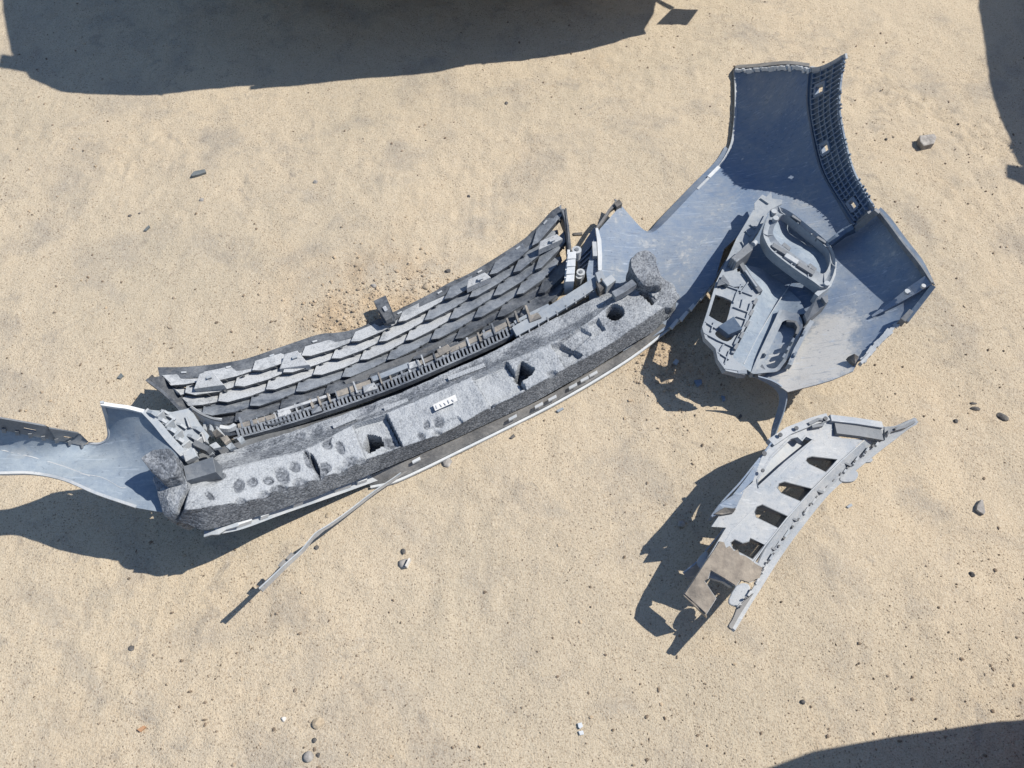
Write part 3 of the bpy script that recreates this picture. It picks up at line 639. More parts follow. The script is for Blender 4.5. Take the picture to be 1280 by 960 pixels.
for (x, y, w, hgt, mm) in ((690, 575, 70, 38, 'fog_d'), (920, 745, 70, 38, 'fog_d'), (790, 655, 55, 40, 'clip'), (830, 300, 40, 22, 'fog_d'), (1050, 490, 40, 20, 'fog_d')):
    c = [(x - w, y - w * .62 - hgt * .3), (x + w, y + w * .62 - hgt * .3), (x + w - hgt * .55, y + w * .62 + hgt * .5), (x - w - hgt * .55, y - w * .62 + hgt * .5)]
    prism('bezel_pad', [(p[0], p[1], HB(*p) - .001) for p in S5(c)], .012, M[mm], bez)
for (x, y) in ((735, 560), (965, 745)):
    c = [(x - 45, y - 20), (x - 20, y - 42), (x + 40, y + 5), (x + 20, y + 30)]
    prism('bezel_latch', [(p[0], p[1], HB(*p) - .004) for p in S5(c)], .012, M['fog_d'], bez)
for (x, y) in ((625, 240), (1095, 880), (640, 300)):
    p = S5([(x, y)])[0]; c = W(p[0], p[1], HB(*p) + .004); V, F = tube_geo([c - [0, 0, .012], c], .0065, 12); mk('bezel_boss', V, F, M['clip'], bez, True)
cup = sheet('lamp_cup', cat(bi, 3, True), [(p[0], p[1], HB(*p) - .02) for p in bi] + [(990, 288, .128), (1008, 303, .124), (1022, 325, .132), (980, 292, .135), (1000, 315, .150), (1014, 330, .152), (972, 300, .15)], M['primer_b'], bump, step=5)
# lower slot frame
S6 = lambda L: [(870 + x / 6.4, 340 + y / 6.4) for x, y in L]
so = S6([(655, 355), (690, 300), (760, 325), (820, 335), (855, 420), (835, 490), (770, 640), (700, 740), (650, 795), (560, 805), (470, 815), (445, 800), (500, 680), (575, 530)])
si = S6([(690, 400), (725, 385), (790, 395), (822, 440), (810, 490), (750, 600), (665, 740), (620, 772), (570, 760), (550, 700), (610, 570)])
n = 64
def ring4(L, dz): return [W(p[0], p[1], TW([p])[0] + dz) for p in resample(cat(L + [L[0]], 5), n)]
V = np.concatenate([np.array(r) for r in (ring4(so, .0), ring4(so, .020), ring4(si, .017), ring4(si, .0))]); F = []
for l in range(3):
    for i in range(n - 1): F.append([l * n + i, l * n + i + 1, (l + 1) * n + i + 1, (l + 1) * n + i])
slot = mk('slot_frame', V, F, M['fog'], bump, True); tag(slot, 'long light grey slot frame below the lamp bezel')
V, F = bar_geo([W(p[0], p[1], TW([p])[0] + .026) for p in S6([(680, 300), (640, 390), (560, 560), (500, 690), (450, 810)])], .006, .02); mk('slot_rail', V, F, M['fog'], slot)
V, F = bar_geo([W(p[0], p[1], TW([p])[0] + .024) for p in S6([(930, 390), (880, 470), (800, 620), (750, 740)])], .009, .02); mk('slot_rail', V, F, M['fog'], slot)
V, F = bar_geo([W(p[0], p[1], TW([p])[0] + .019) for p in S6([(725, 390), (795, 398), (822, 442), (806, 495)])], .006, .017); mk('slot_gasket', V, F, M['grille_d'], slot)
for (x, y) in ((770, 540), (735, 605), (700, 665), (860, 480), (790, 650), (745, 720), (560, 640)):
    p = S6([(x - 12, y + 14), (x + 8, y - 16), (x + 22, y - 8), (x + 4, y + 22)]); prism('slot_lug', [(q[0], q[1], TW([q])[0] + .03) for q in p], .02, M['fog'], slot)
p = S6([(475, 800), (530, 735), (570, 800), (500, 828)]); prism('slot_foot', [(q[0], q[1], TW([q])[0] + .018) for q in p], .015, M['fog_d'], slot)
p = S6([(868, 335), (968, 200), (1045, 258), (885, 395)]); prism('dark_ramp', [(p[0][0], p[0][1], .135), (p[1][0], p[1][1], .155), (p[2][0], p[2][1], .155), (p[3][0], p[3][1], .135)], .03, M['fog_d'], bump, .03)
p = S6([(1005, 200), (1055, 180), (1060, 235), (1040, 250)]); prism('ramp_clip', [(q[0], q[1], .163) for q in p], .02, M['fog_d'], bump, .03)
V, F = bar_geo([W(x, y, HB(x, y) - .01) for x, y in S5([(1160, 690), (1150, 800), (1110, 900), (1040, 950), (1000, 985)])], .010, .03); mk('bezel_stay', V, F, M['clip'], bump, True)
V, F = bar_geo(WL([(1036, 304, .14), (1046, 296, .15), (1056, 288, .155), (1066, 283, .165)]), .014, .02); mk('bezel_stay', V, F, M['arch'], bump)

# ------------------------------------------------------------------ grille (clipped to the bumper)
gT = resample(cat([(207, 474, .080), (250, 471, .078), (310, 459, .070), (360, 444, .058), (420, 428, .040), (470, 410, .032), (520, 386, .028), (570, 361, .030), (620, 333, .036), (660, 306, .046), (688, 274, .060), (702, 262, .068)]), 100)
gB = resample(cat([(262, 538, .080), (300, 535, .080), (350, 520, .075), (400, 503, .066), (450, 486, .058), (500, 465, .052), (550, 442, .048), (600, 417, .047), (650, 390, .05), (690, 366, .056), (712, 345, .062)]), 100)
def G(u, v, dz=0):
    u = min(max(u, -.02), 1.02) * 99; k = int(min(max(u, 0), 98)); t = u - k
    a = gT[k] * (1 - t) + gT[k + 1] * t; b = gB[k] * (1 - t) + gB[k + 1] * t
    p = a * (1 - v) + b * v; return W(p[0], p[1], p[2] - .018 * math.sin(math.pi * min(1, max(0, v))) + dz)
back = []
gr_root = None
# frame: the grille's upper flange carries the part name
tf = resample(cat([(197, 459, .072), (240, 458, .072), (300, 450, .064), (350, 434, .052), (398, 418, .036), (420, 416, .033), (445, 411, .030), (470, 400, .026), (500, 386, .022), (540, 366, .022), (560, 354, .022), (590, 340, .026), (640, 309, .034), (665, 290, .044), (688, 265, .058), (698, 258, .066)]), 60)
tg = resample(cat([(200, 474, .082), (245, 472, .080), (305, 462, .072), (355, 447, .060), (400, 433, .044), (450, 418, .036), (500, 396, .032), (545, 373, .031), (590, 350, .034), (640, 322, .040), (668, 300, .050), (690, 274, .062), (703, 264, .070)]), 60)
wob = [0, 0]
V, F = ribbon_geo(WL(tf), WL(tg), .004); grille = mk('grille', V, F, M['grille_lip'], bump, True); tag(grille, 'dusty black honeycomb grille, back side up')
for k in (3, 9, 15, 21, 33, 39, 45, 51, 56):
    a = (tf[k] * .55 + tg[k] * .45); b = (tf[k + 1] * .55 + tg[k + 1] * .45)
    V, F = bar_geo([W(a[0], a[1], a[2] + .0045), W(a[0] * .35 + b[0] * .65, a[1] * .35 + b[1] * .65, b[2] + .0045)], .004, .002); mk('flange_pad', V, F, M['clip'], grille)
NC, NR = 9, 5; dv = 1 / NR; w = 1 / (NC - .5)
random.seed(11)
for r in range(NR + 1):
    for c in range(-1, NC + 1):
        uc = (c + (.5 if r % 2 else 0) + .25) * w; vc = (r + .35) * dv
        if uc < -.3 * w or uc > 1 + .1 * w: continue
        L = [(-.44, -.74), (.36, -.74), (.60, -.20), (.44, .06), (.05, .20), (-.44, .25), (-.60, .0)]
        pts = []
        lift = .013 if r < 4 else .011
        for (a, b) in L:
            z = .0 + lift * (-.15 + 1.15 * (b + .74) / .99)
            z -= .011 * a
            if a > .5: z -= .004
            pts.append(G(min(max(uc + a * w, .0), 1.0), vc + b * dv, z + random.uniform(-.0008, .0008)))
        lip = [G(min(max(uc + a * w, .0), 1.0), vc + (b + .27) * dv, -.003) for a, b in (L[2], L[3], L[4], L[5], L[6])]
        n = len(pts); V = [*pts, *lip]; T = [[0, 6, 5], [0, 5, 4], [0, 4, 1], [1, 4, 3], [1, 3, 2]]
        for i, (p, q) in enumerate(((2, 3), (3, 4), (4, 5), (5, 6))): T += [[p, q, 7 + i + 1], [p, 7 + i + 1, 7 + i]]
        Va = np.array(V); T = np.array(T); e = np.cross(Va[T[0, 1]] - Va[T[0, 0]], Va[T[0, 2]] - Va[T[0, 0]])
        if e[2] < 0: T = T[:, ::-1]
        V2, F2 = thick(Va, T, .0025)
        mb = MB(); mb.add(V2, F2)
        nl = len(mb.f)
        for a in (-.16, .18):      # dark bars painting the shade of slits in the lip
            p0 = G(min(max(uc + a * w, 0), 1), vc + .15 * dv, lift * .99); p1 = G(min(max(uc + a * w + .003, 0), 1), vc + .45 * dv, -.003)
            mb.add(*bar_geo([p0, p1], .003, .004))
        mat = (M['grille'] if uc < .72 + random.uniform(-.12, .12) else M['grille_mid']) if r < 3 else (M['grille_mid'] if r < 4 else M['grille_lip'])
        f = mb.build('fin', mat, grille)
        f.data.materials.append(M['grille_lip']); f.data.materials.append(M['grille_d'])
        for p in f.data.polygons:
            if p.index >= nl: p.material_index = 2
            elif p.index >= 5 and (p.index < 13 or p.index >= 26): p.material_index = 1  # lip faces darker grey, their shade put into the colour
# end walls
V, F = ribbon_geo(WL(resample([(184, 474, .082), (205, 490, .078), (232, 519, .074)], 20)), WL(resample([(190, 468, .060), (214, 490, .030), (244, 522, .020)], 20)), .004); mk('end_wall', V, F, M['grille_d'], grille)
sheet('end_plate', [(186, 473), (200, 470), (222, 478), (240, 510), (252, 528), (234, 519), (206, 491)], [(186, 473, .085), (200, 470, .088), (222, 478, .070), (240, 510, .068), (252, 528, .07), (234, 519, .078), (206, 491, .082)], M['grille_d'], grille, step=6)
V, F = bar_geo(WL(cat([(183, 474, .088), (206, 492, .084), (233, 520, .080)])), .006, .014); mk('end_edge', V, F, M['grille_lip'], grille)
V, F = bar_geo(WL(cat([(703, 261, .078), (708, 275, .076), (711, 300, .074), (713, 318, .072)])), .008, .05); mk('end_edge', V, F, M['grille_lip'], grille)
V, F = bar_geo(WL(cat([(707, 260, .080), (710, 285, .078), (712, 312, .074)])), .004, .045); mk('end_wall', V, F, M['grille_d'], grille)
# upright tab on the upper flange
prism('upright_tab', [(467, 376, .052), (482, 369, .056), (494, 397, .062), (493, 401, .060), (480, 404, .055)], .012, M['grille_lip'], grille, .02)
V, F = bar_geo(WL([(476, 384, .066), (486, 399, .07)]), .014, .012); mk('tab_box', V, F, M['grille_d'], grille)
V, F = bar_geo(WL([(480, 383, .071), (483, 388, .072)]), .008, .004); mk('tab_pad', V, F, M['grille'], grille)
# little roof-shaped locator blocks
for (x, y, h, s) in ((261, 474, .094, .85), (368, 449, .068, .85), (600, 351, .055, .75), (690, 303, .072, .75)):
    a, b, c, d = (x - 22 * s, y + 14 * s), (x + 22 * s, y + 8 * s), (x + 4 * s, y - 13 * s), (x - 14 * s, y - 8 * s)
    if x > 500: a, b, c, d = (x - 22 * s, y + 12 * s), (x + 18 * s, y - 6 * s), (x + 8 * s, y - 14 * s), (x - 20 * s, y - 2 * s)
    prism('locator', [(*a, h), (*b, h), (*c, h + .010), (*d, h + .010)], .02, M['grille'], grille, .06)
    V, F = bar_geo(WL([(x - 3, y - 2, h + .010), (x + 3, y - 4, h + .011)]), .006, .004); mk('locator_pad', V, F, M['clip'], grille)

# ---- toothed lower rail between grille and foam
cl = [(292, 548, .092), (330, 538, .088), (380, 523, .08), (440, 503, .072), (500, 481, .066), (560, 455, .062), (620, 428, .062), (660, 407, .064), (690, 392, .068)]
rail_pts = resample(cat(cl), 170)
A = [W(p[0], p[1], p[2]) for p in rail_pts]; B = [W(p[0] - 3.5, p[1] - 10, p[2] + .004) for p in rail_pts]
V, F = ribbon_geo([a - np.array([0, 0, .016]) for a in A], [b - np.array([0, 0, .016]) for b in B], .003); rail = mk('slotted_rail', V, F, M['grille_d'], bump); tag(rail, 'slotted grey rail between grille and foam beam')
V, F = bar_geo(B, .005, .018); mk('rail_top', V, F, M['grille_mid'], rail, True)
V, F = bar_geo(A, .004, .016); mk('rail_foot', V, F, M['grille_mid'], rail, True)
for i in range(3, 168, 2):
    x = rail_pts[i][0]
    a, b = A[i], B[i]; V, F = bar_geo([a + [0, 0, .001], b + [0, 0, .001]], .0042 if i % 5 else .0052, .015); mk('rail_tooth', V, F, M['grille_mid'], rail)
# muddy channel behind the rail with cross walls
chA = resample(cat([(300, 545, .07), (350, 527, .066), (400, 511, .06), (450, 494, .052), (500, 474, .048), (550, 451, .044), (600, 428, .043), (650, 402, .046), (690, 383, .05)]), 60)
chB = [(p[0] + 1, p[1] - 1, p[2]) for p in rail_pts[::2][:60]]
chB = resample([(p[0] - 3.5, p[1] - 10, p[2] - .012) for p in cl], 60)
chan = resample(cat([(255, 540, .075), (300, 532, .068), (350, 518, .06), (400, 502, .05), (450, 484, .042), (500, 463, .038), (550, 440, .034), (600, 414, .034), (650, 388, .036), (700, 360, .044)]), 60)
V, F = ribbon_geo(WL(chan), WL(resample(cat(cl), 60)), .003)
V = np.array(V); V[:, 2] -= .008; chn = mk('muddy_channel', V, F, M['muddy'], bump, True); tag(chn, 'mud-caked channel of the lower grille frame')
random.seed(5)
for k in range(34):
    i = 6 + k * 4.6 + random.uniform(-1, 1); i = int(min(165, i)); p = rail_pts[i]; L = random.choice((8, 11, 14)); dz = random.uniform(.0, .008)
    V, F = bar_geo([W(p[0] - 3, p[1] - 9, p[2] + .004 + dz), W(p[0] - 3 - L * .35, p[1] - 9 - L, p[2] + .002 + dz)], random.uniform(.002, .005), .02); mk('channel_wall', V, F, M[random.choice(('grille_mid', 'grille', 'muddy', 'grille_lip'))], chn)
for (x0, x1, off, mm, w_) in ((300, 350, 13, 'muddy', .010), (352, 420, 17, 'grille', .006), (425, 470, 15, 'muddy', .014), (470, 520, 18, 'fog', .012), (522, 560, 15, 'muddy', .010), (560, 640, 14, 'muddy', .012), (645, 690, 11, 'fog', .008)):
    q = [p for p in rail_pts if x0 <= p[0] <= x1]; V, F = bar_geo([W(p[0] - off * .35, p[1] - off, p[2] + .006) for p in q], w_, .012); mk('channel_ledge', V, F, M[mm], chn)
for (x, y, h, s) in ((462, 484, .080, 9), (555, 437, .07, 9), (518, 455, .07, 8), (610, 418, .07, 7), (355, 515, .085, 9), (668, 396, .078, 8), (395, 512, .083, 7)):
    ang = random.uniform(-.6, -.2); c, s_ = math.cos(ang), math.sin(ang)
    q = [(x + (a * c - b * s_) * s, y + (a * s_ + b * c) * s, h + random.uniform(-.004, .006)) for a, b in ((-1, .45), (1, .5), (.8, -.45), (-.9, -.5))]
    prism('channel_clip', q, .02, M[random.choice(('grille_mid', 'muddy', 'grille'))], chn, .1)
# long dark lower fin of the grille frame above the channel
ribbon('lower_bar', [(430, 476, .058), (480, 455, .054), (520, 440, .052), (555, 424, .052)], [(436, 487, .050), (484, 466, .046), (524, 450, .044), (558, 433, .044)], M['grille_d'], grille, .004, 20)
for v0 in (.80, .93):
    V, F = bar_geo([G(t / 50, v0, .002) for t in range(51)], .004, .012); mk('cross_bar', V, F, M['grille_lip'], grille)
# flat beam and clips at the right end
ribbon('flat_beam', [(640, 409, .078), (680, 386, .08), (720, 361, .084), (746, 344, .088)], [(646, 420, .074), (687, 397, .076), (727, 372, .080), (753, 354, .084)], M['fog'], bump, .012, 24)
for k in range(9):
    t = k / 8.5; x = 650 + 98 * t; y = 419.5 - 64 * t; V, F = bar_geo(WL([(x, y, .075 + .01 * t), (x + 1, y + 5, .066 + .01 * t)]), .003, .01); mk('beam_tooth', V, F, M['grille'], bump)
# ribbed blue inner cheek beside the peak
chk = sheet('cheek', [(743, 284), (748, 300), (745, 338), (722, 345), (722, 322), (732, 300)], [(743, 284, .055), (748, 300, .052), (745, 338, .05), (722, 345, .02), (722, 322, .018), (732, 300, .03)], M['primer'], bump, step=6)
for k in range(5): V, F = bar_geo(WL([(724, 322 + k * 5.5, .03), (734, 312 + k * 6, .042), (745, 300 + k * 8, .056)]), .003, .012); mk('cheek_rib', V, F, M['primer'], chk)
V, F = bar_geo(WL([(746, 285, .068), (749, 300, .068), (750, 320, .066), (750, 338, .064)]), [.006, .010, .010, .008], .014); mk('cheek_edge', V, F, M['clipw'], bump)
V, F = bar_geo(WL([(743, 302, .07), (744, 320, .068)]), .010, .012); mk('cheek_clip', V, F, M['clip'], bump)
V, F = bar_geo(WL([(773, 251, .072), (762, 262, .070), (750, 280, .066), (745, 286, .064)]), [.012, .006, .006, .004], .010); mk('peak_edge', V, F, M['rim'], bump)
prism('peak_tip', [(768, 254, .078), (774, 249, .08), (778, 254, .078), (771, 259, .076)], .02, M['stone_d'], bump)
# white stacked clip with knob
for k in range(4):
    y = 315 + k * 9.5; prism('white_clip', [(710 - k * .6, y, .105), (720 - k * .6, y - 1, .105), (720 - k * .8, y + 8, .103), (709 - k * .8, y + 8.5, .103)], .05, M['clipw'], bump, .08)
V, F = bar_geo(WL([(711, 312, .098), (709, 330, .096), (707, 349, .094)]), .006, .05); mk('clip_spine', V, F, M['clipw'], bump)
for (x, y, h, r) in ((721, 312, .085, .011), (726, 340, .06, .010), (724, 345, .055, .008)):
    c = W(x, y, h); V, F = tube_geo([c - [0, 0, .03], c], r, 14); k_ = mk('clip_knob', V, F, M['clip'], bump, True)
    V, F = tube_geo([c, c + [0, 0, .002]], r * .45, 10); mk('knob_centre', V, F, M['fog_d'], k_, True)
prism('beam_bracket', [(744, 341, .10), (752, 337, .10), (757, 348, .098), (748, 353, .098)], .03, M['fog'], bump)
prism('beam_bracket', [(753, 350, .105), (764, 343, .107), (770, 350, .105), (759, 358, .103)], .03, M['clip'], bump)
prism('dark_clip', [(745, 352, .095), (752, 347, .10), (757, 358, .098), (750, 365, .092)], .03, M['stone_d'], bump)
# clutter of clips at the left corner, where the grille meets the arm
V, F = bar_geo(WL(cat([(181, 513, .262), (195, 528, .25), (212, 549, .236), (238, 576, .218)])), [.014, .016, .016, .012] + [.012] * 0 if False else .013, .03); mk('corner_wall', V, F, M['clip'], bump)
for (x, y, w_, hh) in ((190, 513, 6, .262), (203, 522, 6, .25), (214, 534, 6, .24), (224, 546, 6, .228), (233, 560, 7, .22), (212, 517, 7, .235), (226, 528, 7, .222), (240, 543, 6, .21), (206, 512, 5, .24), (246, 533, 6, .205)):
    V, F = bar_geo(WL([(x - w_, y + w_ * .1, hh), (x, y + w_ * .35, hh + .003), (x + w_, y + w_ * 1.0, hh - .002)]), random.uniform(.004, .007), .010); mk('corner_clip', V, F, M[random.choice(('clip', 'clip', 'fog'))], bump)
for (x, y, dx, dy, hh) in ((196, 520, 8, -7, .258), (207, 532, 9, -8, .248), (218, 545, 9, -8, .236), (228, 557, 9, -7, .226), (232, 520, 5, 14, .222), (244, 552, 8, -6, .212), (252, 540, 4, 12, .20)):
    V, F = bar_geo(WL([(x, y, hh), (x + dx, y + dy, hh - .004)]), .0025, .025); mk('corner_web', V, F, M['clip'], bump)
sheet('corner_plate', [(186, 512), (215, 515), (238, 510), (250, 530), (262, 545), (252, 562), (238, 574), (220, 556)], [(186, 512, .245), (238, 510, .215), (262, 545, .18), (238, 574, .205), (215, 535, .225)], M['fog'], bump, step=7)
ribbon('corner_arc', [(238, 509, .215), (250, 517, .205), (264, 523, .195), (277, 525, .19)], [(242, 519, .19), (252, 528, .18), (264, 534, .17), (274, 535, .165)], M['clipw'], bump, .004, 16)
V, F = bar_geo(WL(cat([(238, 508, .222), (250, 516, .212), (264, 522, .202), (277, 525, .197)])), .004, .006); mk('corner_arc_edge', V, F, M['fog_d'], bump)
for k in range(4): x = 246 + k * 8; prism('arc_leg', [(x, 526 + k * 2.2, .185), (x + 2.5, 527 + k * 2.2, .185), (x + 2.5, 535 + k * 1.5, .18), (x, 534 + k * 1.5, .18)], .04, M['clipw'], bump)
V, F = bar_geo(WL(cat([(274, 533, .165), (286, 534, .15), (294, 530, .14)])), .008, .01); mk('corner_tongue', V, F, M['clip'], bump)
prism('corner_box', [(229, 583, .235), (266, 571, .235), (270, 590, .228), (233, 601, .228)], .05, M['fog_d'], bump, .02)
prism('corner_box', [(243, 549, .215), (262, 558, .21), (258, 564, .206), (241, 556, .21)], .03, M['fog_d'], bump, .05)
prism('corner_box', [(228, 566, .235), (242, 560, .235), (246, 570, .23), (232, 577, .23)], .012, M['clip'], bump, .1)
for (x, y, s) in ((268, 557, 8), (282, 548, 8), (270, 541, 7), (288, 557, 7), (262, 566, 6), (301, 549, 6)):
    q = [(x + math.cos(a) * s * random.uniform(.7, 1.3), y + math.sin(a) * s * .7 * random.uniform(.7, 1.2), .19 - (x - 262) * .0016 + random.uniform(-.005, .01)) for a in (0.3, 1.7, 3.3, 4.9)]
    prism('corner_scrap', q, .009, M[random.choice(('fog', 'fog', 'clip', 'muddy'))], bump, .1)

# ------------------------------------------------------------------ foam absorber beam lying in the bumper
fr = {
 'A0': [(240, 598, .168), (268, 572, .150), (310, 557, .118), (360, 541, .102), (440, 514, .084), (500, 491, .076), (560, 465, .070), (620, 437, .068), (690, 400, .068), (740, 374, .070), (790, 348, .075), (818, 345, .075)],
 'A1': [(236, 603, .185), (271, 582, .165), (318, 567, .135), (370, 552, .115), (444, 526, .094), (504, 502, .084), (566, 475, .078), (626, 448, .076), (690, 418, .076), (736, 393, .078), (786, 358, .082), (824, 350, .082)],
 'B': [(231, 607, .212), (272, 591, .19), (330, 575, .162), (381, 563, .140), (442, 531, .112), (482, 518, .104), (540, 493, .098), (591, 471, .094), (633, 452, .092), (690, 430, .092), (731, 406, .094), (786, 364, .095), (828, 355, .092)],
 'C': [(222, 633, .238), (238, 637, .235), (279, 631, .212), (311, 626, .19), (349, 613, .164), (392, 600, .138), (417, 592, .124), (456, 576, .110), (501, 559, .10), (556, 540, .094), (608, 512, .090), (657, 488, .088), (705, 462, .088), (753, 436, .088), (797, 407, .088), (828, 386, .085), (843, 374, .082)],
 'D': [(213, 651, .198), (234, 655, .19), (255, 662, .18), (285, 656, .155), (330, 643, .125), (368, 631, .102), (454, 597, .060), (520, 569, .044), (569, 548, .040), (638, 516, .038), (672, 500, .038), (740, 462, .038), (786, 433, .040), (819, 413, .044), (842, 388, .052)]}
Ncol = 420; prof = []
for k in ('A0', 'A1', 'B', 'C', 'D'): prof.append(np.array(resample(cat(fr[k], 8), Ncol)))
# align columns: blend of arc length and x
segs = [(0, 1, 10), (1, 2, 6), (2, 3, 34), (3, 4, 12)]
rows = []; kinds = []
for a, b, m in segs:
    for j in range(m): t = j / m; rows.append(prof[a] * (1 - t) + prof[b] * t); kinds.append(a + t)
rows.append(prof[4]); kinds.append(4.0)
R = np.array(rows); K = np.array(kinds)
P3 = np.array([[W(*p) for p in r] for r in R])
X, Y = R[:, :, 0], R[:, :, 1]; KK = np.repeat(K[:, None], Ncol, 1); S = np.linspace(0, 1, Ncol)[None].repeat(len(K), 0)
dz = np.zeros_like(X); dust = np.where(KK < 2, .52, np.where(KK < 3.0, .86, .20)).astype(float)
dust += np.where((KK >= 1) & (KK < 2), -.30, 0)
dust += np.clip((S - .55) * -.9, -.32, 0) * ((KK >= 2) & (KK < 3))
top = (KK >= 2.02) & (KK <= 2.98)
def sstep(d, wd): return np.clip(.5 - d / wd, 0, 1)
def boxm(poly, wd=1.6):
    """soft mask of a traced convex polygon"""
    P = np.array(poly, float); a = 0
    for i in range(len(P)): a += P[i, 0] * P[(i + 1) % len(P), 1] - P[(i + 1) % len(P), 0] * P[i, 1]
    if a < 0: P = P[::-1]
    d = np.full_like(X, -1e9)
    for i in range(len(P)):
        p, q = P[i], P[(i + 1) % len(P)]; e = q - p; nrm = np.array([e[1], -e[0]]) / np.hypot(*e)
        d = np.maximum(d, (X - p[0]) * nrm[0] + (Y - p[1]) * nrm[1])
    return sstep(d, wd)
# raised and sunken panels
for poly, z in (([(441, 530), (483, 518), (502, 556), (458, 572)], -.017), ([(592, 471), (633, 453), (657, 484), (613, 505)], -.015), ([(633, 452), (690, 430), (712, 458), (658, 486)], .0), ([(690, 431), (702, 428), (728, 444), (708, 460)], -.014),
                ([(536, 535), (572, 520), (581, 530), (548, 545)], -.006), ([(735, 405), (748, 398), (756, 412), (742, 420)], -.010), ([(690, 436), (726, 410), (740, 418), (712, 442)], -.008)):
    dz += z * boxm(poly, 1.5) * top
for poly in ([(452, 555), (458, 540), (474, 543), (477, 552), (460, 562)], [(643, 472), (652, 452), (668, 462), (664, 468), (652, 476)]):
    m = boxm(poly, 1.5); dz -= .052 * m * top; dust -= .9 * m  # sunk recesses; taking the dust out also paints their shadow dark
def oval(cx, cy, rx, ry, ang, z, du, wd=.25):
    c, s = math.cos(ang), math.sin(ang); u = ((X - cx) * c + (Y - cy) * s) / rx; v = (-(X - cx) * s + (Y - cy) * c) / ry
    m = np.clip((1 - np.hypot(u, v)) / wd, 0, 1) * top
    global dz, dust
    dz += z * m; dust -= du * m
oval(769, 390, 11, 9.5, 0, -.06, .9, .12)
m = boxm([(800, 366), (805, 362), (820, 375), (815, 380)], 1.5); dz -= .04 * m; dust -= .6 * m
for (x, y, a, b, g) in ((298, 607, 7, 9, .2), (315, 603, 7, 6, .2), (335, 601, 7, 5, .2), (352, 594, 8, 12, -.5), (368, 584, 7, 6, .4), (408, 556, 7, 5, .3), (407, 585, 7, 6, .3), (270, 597, 12, 5, -.3), (345, 612, 9, 5, -.3), (385, 575, 5, 12, -.35), (548, 527, 7, 6, 0), (533, 531, 4, 6, .1), (526, 545, 6, 4, .5), (484, 550, 10, 7, .2), (410, 548, 4, 8, .2), (425, 560, 5, 9, -.4), (437, 577, 10, 6, -.2), (403, 590, 6, 5, 0), (705, 420, 14, 4, -.5), (262, 620, 7, 3, .7)):
    oval(x, y, a * 1.15, b * 1.15, g, -.004, .72, .3)
oval(393, 580, 3.5, 15, -.42, -.020, .4, .3)
# scalloped bites along the front edge, left half
for (x, y, a) in ((300, 627, 9), (330, 619, 10), (352, 611, 9), (375, 604, 11), (398, 597, 8), (425, 588, 10), (452, 577, 8), (545, 541, 8), (615, 508, 7), (690, 468, 8)):
    mm = np.clip((1 - np.hypot((X - x) / a, (Y - y) / (a * .6))) / .5, 0, 1) * ((KK > 2.3) & (KK < 3.5)); dz -= .008 * mm; dust -= .5 * mm
# darker rubbed blotches on the ledge
for (x, y, a, b) in ((395, 540, 9, 8), (374, 546, 8, 7), (315, 562, 16, 7), (345, 550, 12, 5), (520, 490, 30, 6), (585, 462, 26, 6), (650, 432, 30, 6), (460, 512, 12, 6)):
    mm = np.clip((1 - np.hypot((X - x) / a, (Y - y + (X - x) * .42) / b)) / .4, 0, 1) * (KK < 2); dust -= .5 * mm; dz -= .003 * mm * (KK < 1.2)
# panel joint grooves
for (x0, y0, x1, y1) in ((483, 519, 502, 557), (591, 473, 613, 506), (690, 432, 708, 460), (441, 532, 458, 574), (633, 453, 657, 487), (381, 565, 398, 596)):
    d = abs((X - x0) * (y1 - y0) - (Y - y0) * (x1 - x0)) / math.hypot(x1 - x0, y1 - y0); mm = np.clip(1 - d / 1.7, 0, 1) * top; dz -= .007 * mm; dust -= .55 * mm
wx, wy = P3[:, :, 0], P3[:, :, 1]
dz += vnoise(wx, wy, 22, 31) * .005 + vnoise(wx, wy, 70, 32) * .003 + vnoise(wx, wy, 190, 33) * .0015
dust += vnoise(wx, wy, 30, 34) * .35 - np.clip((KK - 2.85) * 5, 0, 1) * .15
edgew = np.clip(np.minimum(S, 1 - S) / .016, 0, 1)
P3[:, :, 2] += dz; P3[:, :, 2] -= (1 - edgew) ** 2 * .03
und = P3[-1].copy(); und[:, 2] -= .012; und[:, 1] += .03; und2 = P3[0].copy(); und2[:, 2] -= .03
full = np.concatenate([und2[None], P3, und[None]]); du2 = np.concatenate([dust[:1] * .5, dust, dust[-1:] * 0])
nr = full.shape[0]; V = full.reshape(-1, 3); I = np.arange(nr * Ncol).reshape(nr, Ncol)
F = np.stack([I[:-1, :-1], I[1:, :-1], I[1:, 1:], I[:-1, 1:]], -1).reshape(-1, 4).tolist()
F.append(I[:, 0].tolist()); F.append(I[::-1, -1].tolist())
foam = empty('foam_absorber', W(540, 530, 0)); tag(foam, 'long speckled grey foam beam dusted white, lying inside the bumper', 'foam beam')
mk('foam_body', V, F, M['foam'], foam, True, {'dust': np.clip(du2.reshape(-1), 0, 1)})
